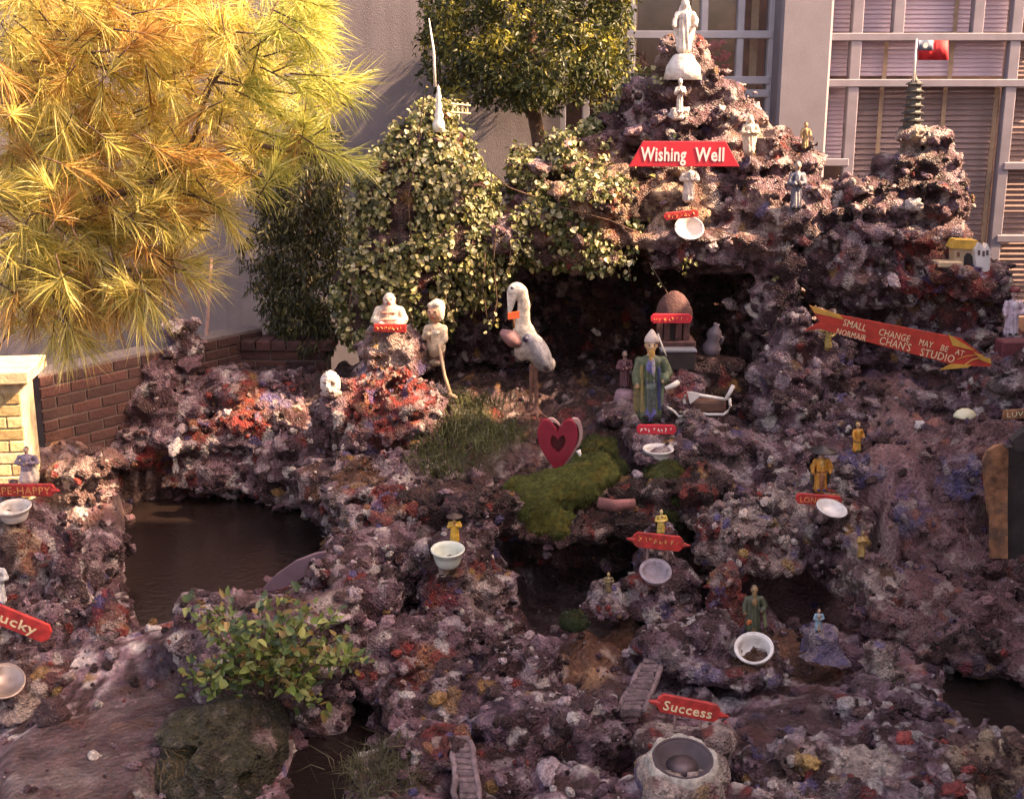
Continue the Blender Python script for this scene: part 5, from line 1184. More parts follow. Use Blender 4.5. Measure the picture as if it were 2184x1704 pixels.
# -- white statues on the mountain
r, p, H = figure('virgin_statue', 'white veiled statue with outspread cloak on top of the central peak', 'statue', 1458, 118, 8.12, 115, robed(WHITE, (.66, .60, .54), WHITE, WHITE, 'spread', wide=1.1, feet=WHITE, face=False, veil=WHITE), 'plaster', folds=.008)
part_lathe(r, 'plinth', [(.12, -.15), (.105, -.07), (.08, -.03), (.065, -.004), (.05, .006)], p, mat('plinth plaster', (.6, .57, .52), var=.2, scale=20, bump=.6, bscale=40, dirt=.4), 18, wob=.06)
figure('slender_statue', 'slender white statue halfway up the central peak', 'statue', 1449, 244, 7.72, 74, robed(WHITE, None, WHITE, WHITE, 'pray', wide=.72, feet=WHITE, face=False, head=.95), 'plaster', folds=.006, ground=False)
figure('white_statue', 'white standing statue in front of the wishing well sign', 'statue', 1468, 434, 7.5, 88, robed(WHITE, (.62, .64, .62), WHITE, WHITE, 'clasp', wide=1.15, feet=(.3, .34, .42), face=False, head=1.15), 'plaster', folds=.006)
figure('hooded_statue', 'cream hooded statue on the sunlit right shoulder of the mountain', 'statue', 1597, 332, 7.72, 84, robed(CREAM, WHITE, CREAM, CREAM, 'clasp', wide=1.2, feet=CREAM, face=False, veil=(.66, .60, .46), head=1.1), 'plaster', folds=.006, noise=.02)
figure('brown_figurine', 'small brown figurine on the thin rock spire right of the sign', 'figurine', 1716, 322, 7.98, 60, robed((.30, .19, .09), (.4, .28, .12), (.4, .25, .12), (.15, .08, .04), 'hold', wide=.9), 'plaster', folds=.006)
figure('lantern_figurine', 'dark blue grey robed figurine on the ledge right of the sign', 'figurine', 1696, 452, 7.5, 108, robed((.10, .11, .15), (.42, .38, .36), (.4, .3, .24), (.05, .05, .06), 'clasp', wide=.8), 'glaze', folds=.008)
r, p, H = figure('pink_statue', 'pinkish white robed statue with dark cap at the right edge', 'statue', 2154, 722, 7.0, 106, robed((.52, .40, .44), (.62, .56, .58), (.5, .32, .28), (.10, .03, .03), 'hold', wide=1.05, sash=(.4, .3, .36)), 'glaze', folds=.008)
part_lathe(r, 'cap', [(.001, .03), (.022, .028), (.030, .012), (.032, 0)], p + (0, 0, H * .955), mat('dark red cap', (.16, .03, .03)), 16)
# -- laughing seated bust
GOLDW = (.70, .62, .50)
PNK = (.52, .33, .25)
bust = [E((0, -.02, .12), (.50, .30, .15), GOLDW), C((0, 0, .18), .33, (0, 0, .46), .25, PNK), E((0, .02, .49), (.38, .19, .15), GOLDW), C((-.32, .0, .47), .12, (-.42, -.05, .22), .12, GOLDW), C((.32, .0, .47), .12, (.42, -.05, .22), .12, GOLDW), C((-.42, -.05, .22), .11, (-.22, -.25, .12), .09, GOLDW), C((.42, -.05, .22), .11, (.22, -.25, .12), .09, GOLDW),
        C((0, 0, .55), .15, (0, -.01, .68), .14, PNK), E((0, -.02, .80), (.165, .17, .20), (.70, .60, .50)), E((0, -.19, .78), (.035, .04, .035), PNK), E((-.165, 0, .76), (.03, .05, .10), PNK), E((.165, 0, .76), (.03, .05, .10), PNK), E((0, -.14, .70), (.10, .06, .05), (.6, .45, .36)),
        E((-.065, -.175, .83), (.04, .015, .014), (.2, .09, .06)), E((.065, -.175, .83), (.04, .015, .014), (.2, .09, .06)), E((0, -.19, .705), (.06, .02, .018), (.28, .07, .05)), E((-.13, -.24, .44), (.10, .04, .02), (.40, .20, .14)), E((.13, -.24, .44), (.10, .04, .02), (.40, .20, .14)), E((0, -.28, .24), (.28, .05, .025), (.44, .28, .2))]
figure('laughing_bust', 'white bald laughing seated statue with round belly on the rock chair', 'statue', 832, 706, 7.08, 83, bust, 'plaster', k=.045)
# -- boy
BOY = (.60, .48, .34)
TRS = (.16, .07, .05)
boy = [C((-.055, 0, .0), .055, (-.06, 0, .22), .07, TRS), C((.06, 0, .03), .055, (.06, 0, .22), .075, TRS), C((0, 0, .25), .14, (0, 0, .46), .12, BOY), E((0, 0, .30), (.135, .12, .055), (.62, .58, .46)), E((-.03, -.10, .42), (.02, .03, .10), (.30, .16, .10)), E((.04, -.10, .48), (.06, .03, .03), (.66, .60, .48)), E((0, 0, .52), (.15, .10, .08), BOY), C((-.13, 0, .52), .045, (-.14, -.08, .40), .042, BOY), C((-.14, -.08, .40), .042, (-.06, -.13, .46), .035, BOY),
       C((.13, 0, .53), .05, (.15, -.05, .38), .05, BOY), C((.15, -.05, .38), .05, (.10, -.10, .30), .04, BOY), C((0, 0, .56), .05, (0, 0, .66), .05, SKIN), E((0, -.02, .75), (.105, .11, .115), (.52, .30, .19)), E((.02, .03, .82), (.115, .11, .12), (.66, .60, .50)), E((.09, .0, .74), (.045, .07, .10), (.62, .54, .42)), E((-.05, -.05, .86), (.05, .05, .04), (.6, .54, .44)), E((.04, -.06, .88), (.05, .05, .04), (.6, .54, .44)), E((0, -.13, .75), (.02, .025, .02), (.52, .30, .19)), E((-.04, -.12, .78), (.015, .01, .012), BLACK), E((.035, -.12, .78), (.015, .01, .012), BLACK), E((0, -.12, .70), (.03, .01, .01), (.4, .06, .05)), E((0, 0, .03), (.12, .10, .05), (.4, .3, .22))]
r, p, H = figure('boy_statue', 'pale standing boy statue with fluffy white hair and a staff', 'statue', 930, 785, 7.12, 148, boy, 'plaster', k=.022, turn=-.3, ground=False)
m = MB(); m.tube([at(936, 735, 7.05), at(948, 800, 7.0), at(962, 846, 6.95)], [.011, .010, .013], 8); m.tube([at(957, 842, 6.95), at(975, 848, 6.93)], [.016, .010], 6); m.build('staff', mat('brown staff', (.34, .24, .15), var=.3), r, True)
# -- stork with bundle
sx = lambda u, v, dy=0.0: ((u - 1130) / 290.0, dy, (890 - v) / 290.0)
SW, SG, SD = (.64, .57, .44), (.30, .29, .29), (.10, .07, .07)
SL = (.20, .09, .06)
stork = [E(sx(1131, 735), (.15, .085, .088), (.44, .40, .36), roty(.85)), E(sx(1118, 710), (.08, .075, .09), SW), E(sx(1114, 742, -.03), (.06, .055, .08), (.40, .34, .29)), E(sx(1141, 735, -.085), (.04, .03, .12), (.36, .35, .36), roty(-.5)), E(sx(1154, 760, -.05), (.03, .035, .09), SD, roty(-.5)), E(sx(1150, 752, .02), (.075, .115, .15), SG, roty(-.45)), E(sx(1163, 772, .03), (.03, .06, .09), SD, roty(-.5)), E(sx(1178, 775, .03), (.02, .03, .035), SW),
         C(sx(1113, 705), .062, sx(1117, 650), .040, SW), C(sx(1117, 650), .040, sx(1114, 622), .038, SW), E(sx(1102, 615), (.055, .040, .045), (.70, .66, .56)), C(sx(1094, 622), .042, sx(1088, 662), .017, (.74, .72, .64)), E(sx(1092, 612, -.045), (.008, .006, .008), BLACK),
         C(sx(1142, 775), .02, sx(1144, 872), .013, SL), C(sx(1134, 778, .03), .02, sx(1132, 872, .04), .013, SL), C(sx(1144, 872), .016, sx(1122, 886, -.06), .009, SL), C(sx(1144, 872), .016, sx(1146, 888, -.09), .009, SL), C(sx(1144, 872), .016, sx(1165, 886, -.05), .009, SL), C(sx(1132, 872, .04), .014, sx(1112, 884, .0), .009, SL), C(sx(1132, 872, .04), .014, sx(1138, 884, -.02), .009, SL)]
r, p, H = figure('stork_statue', 'white stork statue with bent neck and bundle standing in the grotto mouth', 'statue', 1130, 890, 7.05, 290, stork, 'plaster', res=80, k=.022, ground=False)
m = MB(); q = at(1090, 722, 6.98); m.lathe([(.0, -.075), (.02, -.066), (.042, -.03), (.046, .01), (.030, .045), (.014, .075)], q, 16, rotx(.2) @ roty(-.9), None, .12); m.build('bundle', mat('dusty pink cloth', (.24, .12, .12), var=.3, scale=14, dirt=.2), r, True)
m = MB(); m.tube([at(1096, 668, 6.96), at(1096, 700, 6.95)], .008, 6); m.build('strap', mat('brown strap', (.22, .10, .04)), r, True)
m = MB(); m.prism([at(1083, 668, 6.9), at(1083, 682, 6.9), at(1108, 679, 6.9), at(1108, 664, 6.9)], (0, .012, 0)); m.build('tag_board', mat('orange tag', (.70, .12, .035), var=.1), r)
m = MB(); m.lathe([(0, 0), (.017, .001), (.019, .005), (.0, .006)], at(1121, 723, 6.83), 12, rotx(math.pi / 2)); m.build('button', mat('dark button', (.02, .02, .05)), r, True)
# -- green robed elder
GR = (.085, .115, .06)
eld = robed(GR, (.13, .12, .32), (.55, .36, .2), (.60, .40, .12), 'hold', beard=(.50, .28, .07), wide=1.0, feet=BLACK, sash=(.05, .05, .07)) + [C((0, -.11, .38), .055, (0, -.10, .06), .035, (.09, .12, .10)), C((-.14, .02, .66), .045, (-.12, .02, .10), .055, (.20, .16, .06)), C((.13, .0, .66), .045, (.11, .02, .14), .04, (.14, .24, .15)), C((-.10, -.08, .62), .02, (-.08, -.10, .1), .02, (.26, .20, .07)), C((.08, -.10, .60), .016, (.10, -.08, .12), .02, (.05, .06, .16)), E((.02, -.12, .64), (.014, .02, .09), (.45, .40, .42))]
r, p, H = figure('green_robed_statue', 'bearded statue in a long green robe with pointed white hat at the grotto', 'statue', 1384, 904, 6.85, 190, eld, 'glaze', folds=.010, k=.018, res=72, ground=False)
part_lathe(r, 'hat', [(.040, -.045), (.043, -.03), (.036, -.012), (.022, .01), (.010, .026), (.0, .034)], p + (.002, .004, H * .955 + .032), mat('white felt hat', (.52, .44, .38), var=.15, dirt=.3), 16)
m = MB(); m.tube([p + (.075, -.11, H * .46), p + (.13, -.10, H * .50), p + (.15, -.09, H * .53)], [.012, .018, .014], 8); m.build('scroll', M['mast'], r, True)
m = MB(); m.tube([at(1403, 712, 6.82), at(1415, 745, 6.82), at(1422, 760, 6.82)], [.004, .006, .004], 6); m.build('tassel', M['mast'], r, True)
figure('maroon_figurine', 'small dark maroon robed figurine in the grotto shade', 'figurine', 1331, 832, 7.35, 86, robed((.16, .06, .07), (.22, .10, .12), (.4, .25, .2), (.3, .25, .25), 'clasp', wide=1.0), 'glaze', folds=.008)
part_lathe(thing('pink_plinth', at(1331, 850, 7.35), 'small pinkish round plinth under the maroon figurine', 'plinth'), 'drum', [(.062, -.04), (.064, .0), (.058, .04), (.05, .053)], at(1331, 850, 7.35), mat('pink plinth', (.36, .22, .25), var=.3, bump=.4), 20, wob=.04)
# -- orange and yellow figurines
ORG = (.62, .26, .035); YEL = (.66, .46, .10)
def hat_disc(r, c, R_, matn, h=.35):
    return part_lathe(r, 'hat', [(.0, R_ * h), (R_ * .25, R_ * h * .95), (R_ * .42, R_ * h * .35), (R_ * .98, .0), (R_, -.004), (R_ * .4, R_ * .02)], c, matn, 20)
BH = mat('black lacquer hat', (.025, .018, .015), rough=.5)
r, p, H = figure('orange_monk', 'orange robed figurine with a wide black hat above the oval white dish', 'figurine', 1748, 1052, 6.12, 100, robed(ORG, (.64, .36, .10), SKIN, (.12, .05, .03), 'down', wide=1.05, sash=(.10, .03, .02), feet=(.06, .06, .25)) + [C((-.2, .0, .36), .04, (-.17, 0, .12), .035, (.06, .045, .03)), C((.2, .0, .36), .04, (.17, 0, .12), .035, (.03, .025, .02)), C((0, -.13, .36), .05, (0, -.13, .08), .05, (.34, .12, .05))], 'glaze', folds=.008)
hat_disc(r, p + (0, 0, H * .955), .074, BH)
figure('stooping_figurine', 'small orange coated figurine leaning on a stick right of the monk', 'figurine', 1826, 966, 6.45, 68, robed(ORG, (.5, .30, .05), SKIN, (.6, .4, .12), 'hold', wide=1.0, feet=(.05, .06, .03)) + [C((0, 0, .3), .12, (.02, 0, .05), .10, (.12, .09, .03))], 'glaze', turn=.4, folds=.006)
figure('pointing_figurine', 'ochre figurine stretching out one arm below the arrow sign', 'figurine', 1765, 748, 7.0, 58, robed((.42, .30, .09), (.14, .08, .04), (.5, .36, .15), (.2, .12, .05), 'point', wide=1.15), 'glaze')
r, p, H = figure('seated_orange_figurine', 'yellow orange figurine with a dark hat seated behind the pale green bowl', 'figurine', 970, 1160, 5.78, 66, robed((.66, .38, .05), (.55, .20, .04), SKIN, (.10, .05, .03), 'pray', wide=1.2), 'glaze', folds=.006)
hat_disc(r, p + (0, 0, H * .96), .042, mat('brown felt hat', (.05, .03, .022)))
figure('yellow_figurine', 'yellow robed bald figurine seated on the rock above the long red sign', 'figurine', 1409, 1140, 5.95, 56, robed(YEL, (.10, .05, .03), (.62, .48, .22), (.64, .50, .24), 'clasp', wide=1.25, feet=WHITE), 'glaze', turn=.2)
figure('dark_green_figurine', 'dark green robed figurine behind the tilted white bowl', 'figurine', 1604, 1352, 5.28, 112, robed((.07, .08, .045), (.26, .14, .05), (.32, .18, .08), (.12, .09, .05), 'hold', beard=(.25, .15, .06), wide=1.1) + [E((-.11, -.14, .22), (.04, .03, .09), (.5, .14, .04)), C((.2, -.1, .5), .025, (.24, -.1, .12), .022, (.16, .18, .08))], 'glaze', folds=.010)
figure('blue_figurine', 'tiny pale blue robed figurine on the blue painted rock cone', 'figurine', 1744, 1347, 5.24, 54, robed((.22, .36, .42), (.5, .3, .16), SKIN, BLACK, 'clasp', wide=1.0), 'glaze', folds=.006)
figure('bronze_figurine', 'small bronze coloured figurine seated on the pale ledge beside the tilted grey bowl', 'figurine', 1297, 1264, 5.6, 46, robed((.18, .13, .06), (.3, .22, .1), (.42, .30, .12), (.4, .30, .12), 'clasp', wide=1.3), 'glaze')
figure('gold_figurine', 'little gold brown figurine on the slim crusted pillar right of the oval dish', 'figurine', 1836, 1192, 5.85, 66, robed((.36, .20, .06), (.45, .30, .10), (.4, .26, .12), (.2, .1, .05), 'pray', wide=.9), 'glaze', folds=.006)
SB = [(.62, .50, .46), (.20, .17, .25)]
figure('seated_robed_statue', 'dark haired seated statue in spreading pale robes above the left red sign', 'statue', 64, 1040, 5.8, 92, robed((.22, .17, .22), (.6, .38, .24), (.5, .34, .26), (.06, .05, .04), 'clasp', wide=1.5, face=True) + [C((0, -.02, .06), .26, (0, 0, .40), .13, (.60, .46, .40)), C((.16, -.02, .08), .13, (.12, 0, .5), .07, (.66, .60, .48))], 'glaze', folds=.008)
figure('edge_figurine', 'white and blue robed figurine cut off by the left edge above the lucky sign', 'figurine', 0, 1292, 5.05, 112, robed((.55, .56, .54), (.5, .3, .4), SKIN, (.6, .55, .5), 'clasp', wide=1.0, feet=(.1, .12, .4)), 'glaze', folds=.008)
figure('white_animal_figurine', 'tiny white figurine at the foot of the painted rubble heap', 'figurine', 376, 1008, 6.98, 40, [E((0, 0, .25), (.22, .2, .25), WHITE), C((0, -.02, .35), .16, (.02, -.05, .7), .13, WHITE), E((.02, -.1, .8), (.15, .17, .15), WHITE), C((-.06, -.05, .85), .05, (-.10, 0, 1.05), .03, WHITE), C((.1, -.05, .85), .05, (.13, 0, 1.05), .03, WHITE), C((-.12, -.15, .0), .06, (-.1, -.1, .25), .07, WHITE), C((.12, -.15, .0), .06, (.1, -.1, .25), .07, WHITE)], 'plaster')
figure('white_bird_figurine', 'tiny white bird figurine standing on the green moss cushion', 'figurine', 1204, 1062, 6.05, 26, [E((0, 0, .45), (.2, .3, .22), WHITE), C((0, -.15, .55), .12, (0, -.2, .85), .11, WHITE), C((0, -.28, .85), .04, (0, -.42, .82), .015, YEL), C((0, .2, .45), .12, (0, .5, .5), .04, WHITE), C((-.06, 0, .3), .03, (-.06, 0, 0), .03, YEL), C((.06, 0, .3), .03, (.06, 0, 0), .03, YEL)], 'plaster')
figure('white_head_rock', 'whitish weathered stone head on the heap left of the rock chair', 'statue', 706, 850, 7.0, 62, [E((0, 0, .5), (.34, .30, .45), (.62, .57, .52)), E((-.03, -.3, .45), (.07, .09, .10), (.6, .55, .5)), E((-.15, -.26, .58), (.07, .05, .04), (.2, .12, .1)), E((.12, -.27, .58), (.07, .05, .04), (.2, .12, .1)), E((0, -.26, .26), (.12, .05, .03), (.25, .14, .12)), E((0, .05, .12), (.38, .3, .16), (.3, .2, .18))], 'plaster', k=.05, noise=.08)

# ------------------------------------------------------------------ bowls for coins
def bowl(label, u, v, Y, rpx, matn='porcelain', tilt=0.0, roll=0.0, deep=.62, oval=1.0, foot=True, inner=None, pot=True):
    c = at(u, v, Y); k = mpp(u, v, Y); R0 = rpx * k; t = R0 * .11
    o = thing('bowl', c - (0, 0, R0 * deep), label, 'bowl', 'coin bowls in the rocks')
    d = R0 * deep
    prof = [(R0 * .42, -d), (R0 * .45, -d + R0 * .08), (R0 * .72, -d * .66), (R0 * .92, -d * .3), (R0, 0.0), (R0 * .985, t * .5), (R0 - t, 0.0), (R0 * .86 - t, -d * .32), (R0 * .62 - t, -d * .66), (R0 * .28, -d * .82), (.0001, -d * .84)]
    if pot and deep > .65: prof = [(R0 * .66, -d), (R0 * .74, -d * .85), (R0 * .86, -d * .45), (R0 * .9, -d * .16), (R0, -d * .12), (R0 * 1.02, 0.0), (R0 * .97, t * .5), (R0 * .86, t * .1), (R0 * .80, -d * .2), (R0 * .70, -d * .7), (R0 * .5, -d * .82), (.0001, -d * .84)]
    R = rotx(tilt) @ roty(roll) @ np.diag((1, oval, 1))
    m = MB(); m.lathe(prof, c, 32, R, None, .008); mm = M[matn] if isinstance(matn, str) else matn; m.build('body', mm, o, True)
    m = MB(); pts = [c + R @ np.array((R0 * math.cos(a), R0 * math.sin(a), t * .2)) for a in np.linspace(0, 2 * math.pi, 33)]; m.tube(pts, t * .55, 6, caps=False); m.build('rim', mm, o, True)
    if inner:
        m = MB(); m.lathe([(R0 * .55, -d * .56), (.001, -d * .55)], c, 24, R, None, .02); m.build('sediment', M[inner] if isinstance(inner, str) else inner, o, True)
    return o
MUDRIM = mat('dark basin', (.06, .042, .045), rough=.8, var=.3, scale=14, dirt=.3)
MUD = mat('mauve silt', (.15, .10, .10), rough=.5, var=.4, scale=18)
bowl('pale green white bowl on the crusted pillar left of the mossy ledge', 955, 1172, 5.55, 35, 'porcelain_green', tilt=.12, deep=1.05)
bowl('cream bowl below the small red sign at the green robed statue', 1404, 958, 6.5, 32, 'porcelain', tilt=.05, deep=.75)
bowl('oval white dish beside the orange monk with the wide hat', 1774, 1084, 5.9, 32, 'porcelain', tilt=.28, roll=.16, deep=.4)
bowl('white bowl tilted forward among brown crusted rock', 1608, 1382, 5.12, 40, 'porcelain', tilt=.48, roll=-.15, deep=.95)
bowl('grey crusted bowl set into the rock under the long red sign', 1398, 1218, 5.68, 33, 'porcelain_grey', tilt=.5, deep=.7)
bowl('white bowl under the left red sign at the picture edge', 28, 1082, 5.6, 36, 'porcelain', tilt=.15, deep=.8)
bowl('brown enamel bowl with white rim at the left edge below the lucky sign', 8, 1452, 4.75, 42, 'tin', tilt=.5, roll=.3, deep=.45)
bowl('dark round basin filled with silt in the whitish mound at the bottom', 1456, 1618, 4.16, 62, MUDRIM, tilt=.18, deep=.5, inner=MUD)
bs = bpy.data.objects[[o_.name for o_ in bpy.data.objects if o_.get('label', '').startswith('dark round basin')][0]]
q = at(1456, 1618, 4.16); R0 = 62 * mpp(1456, 1618, 4.16); V, F = [], []
for i in range(7):
    for j in range(44):
        t_ = 2 * math.pi * j / 44; f_ = i / 6; rr = R0 * (1.0 + .42 * f_); pz = R0 * (.10 * math.sin(math.pi * min(f_ * 1.6, 1)) - .75 * max(0, f_ - .3))
        V.append((rr * math.cos(t_), rr * math.sin(t_), pz))
V = np.array(V); nz_ = fbm(V * 28 + 5, 3, 4)[:, None] - .5; V = V * (1 + .22 * nz_) + (0, 0, 1) * nz_ * .03
V = V @ rotx(.18).T + q
for i in range(6):
    for j in range(44): F.append((i * 44 + j, i * 44 + (j + 1) % 44, (i + 1) * 44 + (j + 1) % 44, (i + 1) * 44 + j))
mobj('crusted_rim', raw_mesh('crusted_rim', V, np.array(F)), mat('white crust', (.50, .44, .36), rough=.8, var=.4, scale=30, bump=1.0, bscale=60, dirt=.6), bs)
bowl('ring shaped grey white pot on the bank by the right pool', 1945, 1505, 4.75, 22, 'porcelain', tilt=.2, deep=1.2, inner=MUD)
bowl('broken whitish shell bowl under the faint red sign on the mountain', 1470, 487, 7.40, 30, 'porcelain', tilt=.8, deep=.6)
bowl('tiny flower shaped white cup on the rocks below the red sign pillar', 1473, 1328, 5.5, 13, 'porcelain', tilt=.5, deep=.8)

# ------------------------------------------------------------------ signs
def text_mesh(txt, bold=.0):
    cu = bpy.data.curves.new('lettering', 'FONT'); cu.body = txt; cu.extrude = .012; cu.offset = bold; cu.resolution_u = 2; cu.space_character = 1.06
    ob = bpy.data.objects.new('lettering', cu); COL.objects.link(ob)
    dg = bpy.context.evaluated_depsgraph_get(); me = bpy.data.meshes.new_from_object(ob.evaluated_get(dg)); bpy.data.objects.remove(ob); bpy.data.curves.remove(cu)
    V = np.zeros(len(me.vertices) * 3); me.vertices.foreach_get('co', V); V = V.reshape(-1, 3)
    return me, V
def lettering(root, txt, A, Bp, hgt, up, Y, matn, bold=.0, front=.0):
    """text from A to Bp (two photo positions of the baseline), hgt in photo units"""
    me, V = text_mesh(txt, bold)
    a, b_ = at(*A, Y), at(*Bp, Y); ex = b_ - a; w0, w1 = V[:, 0].min(), V[:, 0].max()
    ez = unit(np.array((-ex[2], 0, ex[0]))) * hgt * mpp(*A, Y) / .72
    Pn = a + ((V[:, 0] - w0) / (w1 - w0))[:, None] * ex + V[:, 1][:, None] * ez + np.array((0, -1.0, 0)) * (V[:, 2] * .12 + front)[:, None]
    me.vertices.foreach_set('co', Pn.astype(np.float32).ravel()); me.update(); me.materials.clear(); me.materials.append(M[matn])
    o = bpy.data.objects.new('lettering', me); place(o, root); return o
def scrawl(root, A, Bp, hgt, Y, matn, n, front):
    """worn brush strokes of an unreadable inscription"""
    a, b_ = at(*A, Y), at(*Bp, Y); ex = b_ - a; ez = unit(np.array((-ex[2], 0, ex[0]))) * hgt * mpp(*A, Y); m = MB()
    for i in range(n):
        c = a + ex * ((i + .5) / n); w = ex / n * .36
        for q_ in range(random.randint(1, 3)):
            s0, s1 = random.uniform(-1, 1), random.uniform(-1, 1); t0 = random.uniform(.0, .6); t1 = min(1, t0 + random.uniform(.25, .7))
            m.tube([c + w * s0 + ez * t0 + (0, -front, 0), c + w * (s0 + s1) / 2 + ez * (t0 + t1) / 2 + (0, -front, 0), c + w * s1 + ez * t1 + (0, -front, 0)], hgt * mpp(*A, Y) * random.uniform(.05, .11), 4)
    return tag(m.build('inscription', M[matn], root), None, None, None, 'stuff')
def sign(name, label, poly, Y, matn, th=.018, group='red signs of the wishing well'):
    c = np.mean([at(u, v, Y) for u, v in poly], 0); o = thing(name, (c[0], c[1], min(at(u, v, Y)[2] for u, v in poly)), label, 'sign', group)
    m = MB(); m.prism([at(u, v, Y) for u, v in poly], (0, th, 0)); b_ = m.build('board', M[matn], o)
    md = b_.modifiers.new('soft edge', 'BEVEL'); md.width = .003; md.segments = 2; md.limit_method = 'ANGLE'
    if name in ('success_sign', 'long_red_sign', 'lucky_sign', 'long_life_sign'):
        for t in (.3, .7):                     # short stakes that hold the board
            u = min(p[0] for p in poly) * (1 - t) + max(p[0] for p in poly) * t; vm = np.mean([p[1] for p in poly]); q = at(u, vm, Y + th + .008)
            m = MB(); m.tube([q, q + (0, .02, -.10)], .006, 6); m.build('stake', M['stake'], o)
    return o
s = sign('wishing_well_sign', 'red trapezoid sign with white words on the mountain', [(1371, 302), (1341, 356), (1577, 356), (1548, 302)], 7.58, 'red_bright', group=None)
lettering(s, 'Wishing', (1366, 343), (1463, 344), 29, 0, 7.58, 'white_paint', .022, .001)
lettering(s, 'Well', (1482, 344), (1544, 344), 29, 0, 7.58, 'white_paint', .022, .001)
for u in (1385, 1535):
    m = MB(); p = at(u, 330, 7.62); m.tube([p, p + (0, .25, -.02)], .012, 6); m.build('bracket', M['metal'], s)
# the long arrow
AY = 6.85
ar = thing('arrow_sign', at(1920, 790, AY), 'long red arrow sign with ochre barbs slanting across the right rocks', 'sign')
m = MB(); m.prism([at(u, v, AY) for u, v in ((1727, 652), (1748, 688), (1718, 706), (1750, 702), (1800, 716), (2040, 780), (2114, 782), (2114, 772), (2050, 722), (1790, 672))], (0, .02, 0)); m.build('board', M['arrow_red'], ar)
for pl in ([(1727, 652), (1738, 668), (1800, 682), (1792, 672)], [(2023, 713), (2032, 737), (2065, 745), (2080, 748)], [(2006, 789), (2030, 776), (2072, 779), (2064, 784)], [(2076, 750), (2092, 768), (2114, 776), (2114, 768)]):
    m = MB(); m.prism([at(u, v, AY - .006) for u, v in pl], (0, .012, 0)); m.build('barb', M['arrow_edge'], ar)
m = MB(); m.tube([at(u, v, AY - .001) for u, v in ((2042, 766), (2060, 760), (2080, 757), (2096, 757))], .0022, 5); m.build('painted_line', M['arrow_edge'], ar)
m = MB(); m.tube([at(u, v, AY - .001) for u, v in ((2058, 778), (2072, 768), (2092, 763), (2112, 766))], .004, 5); m.build('painted_line', M['arrow_edge'], ar)
for txt, A, Bp, hh in (('SMALL', (1797, 694), (1845, 707), 15), ('CHANGE', (1873, 714), (1938, 730), 15), ('MAY', (1959, 736), (1987, 743), 14), ('BE', (2005, 747), (2020, 751), 13), ('AT', (2036, 755), (2054, 760), 12), ('NORMAIR', (1783, 712), (1845, 728), 13), ("CHAN'S", (1874, 733), (1940, 750), 17), ('STUDIO', (1961, 758), (2033, 774), 17)):
    lettering(ar, txt, A, Bp, hh, 0, AY, 'cream_paint', .0, .001)
for u, v in ((1790, 700), (2040, 765)):
    m = MB(); p = at(u, v, AY + .03); m.tube([p, p + (0, .45, -.05)], .012, 6); m.build('bracket', M['metal'], ar)
def pill(u0, v0, u1, v1, h, tipL=True, tipR=True):
    a, b_ = np.array((u0, v0), float), np.array((u1, v1), float); e = (b_ - a) / np.linalg.norm(b_ - a); n = np.array((-e[1], e[0])) * h / 2; c = h * .28
    pts = [a + e * c - n, a + n * 0 - n * .45, a + n * .45, a + e * c + n, b_ - e * c + n, b_ + n * .45, b_ - n * .45, b_ - e * c - n]
    return [tuple(p) for p in pts]
def pegs(root, u0, v0, u1, v1, Y, L=26):
    e = np.array((u1 - u0, v1 - v0)) / math.hypot(u1 - u0, v1 - v0)
    for (u, v), s_ in (((u0, v0), -1), ((u1, v1), 1)):
        a, b_ = at(u - s_ * e[0] * 4, v - s_ * e[1] * 4, Y + .008), at(u + s_ * e[0] * L, v + s_ * e[1] * L, Y + .008); m = MB(); m.tube([a, b_], [.016, .004], 7); m.build('pointed_end', M['red'], root)
s = sign('success_sign', 'red sign reading success above the dark basin', pill(1402, 1498, 1536, 1524, 38), 4.36, 'red'); lettering(s, 'Success', (1413, 1512), (1516, 1532), 22, 0, 4.36, 'cream_paint', .012, .001); pegs(s, 1402, 1498, 1536, 1524, 4.36, 18)
s = sign('lucky_sign', 'tilted red sign reading lucky at the left edge', pill(-60, 1288, 106, 1356, 40), 4.85, 'red'); lettering(s, 'Lucky', (-22, 1316), (74, 1354), 23, 0, 4.85, 'cream_paint', .01, .001)
s = sign('left_edge_sign', 'long narrow red sign under the seated robed statue at the left edge', pill(-60, 1046, 116, 1046, 26), 5.5, 'red'); lettering(s, 'MAPE-HAPPY', (-30, 1054), (108, 1054), 17, 0, 5.5, 'faded_paint', .0, .001); pegs(s, -60, 1046, 116, 1046, 5.5, 12)
s = sign('long_red_sign', 'long red sign with worn letters above the grey crusted bowl', pill(1350, 1150, 1458, 1162, 32), 5.7, 'red'); scrawl(s, (1358, 1156), (1448, 1166), 14, 5.7, 'faded_paint', 8, .002); pegs(s, 1350, 1150, 1458, 1162, 5.7, 14)
s = sign('long_life_sign', 'red sign at the feet of the orange monk with the wide hat', pill(1698, 1063, 1796, 1070, 22), 6.0, 'red'); lettering(s, 'LONG LIFE', (1706, 1070), (1788, 1076), 12, 0, 6.0, 'faded_paint', .0, .001)
s = sign('elder_sign', 'small red sign at the feet of the green robed statue', pill(1358, 916, 1442, 917, 20), 6.62, 'red_bright'); scrawl(s, (1364, 922), (1434, 922), 10, 6.62, 'white_paint', 8, .002)
s = sign('temple_sign', 'bright red sign across the front of the stone temple model', pill(1388, 680, 1476, 680, 20), 7.15, 'red_bright'); scrawl(s, (1394, 685), (1468, 685), 9, 7.15, 'faded_paint', 8, .002)
s = sign('bust_sign', 'dark red sign under the laughing bust', [(798, 691), (796, 708), (866, 710), (866, 692)], 6.93, 'red'); scrawl(s, (802, 704), (860, 705), 8, 6.93, 'faded_paint', 7, .002)
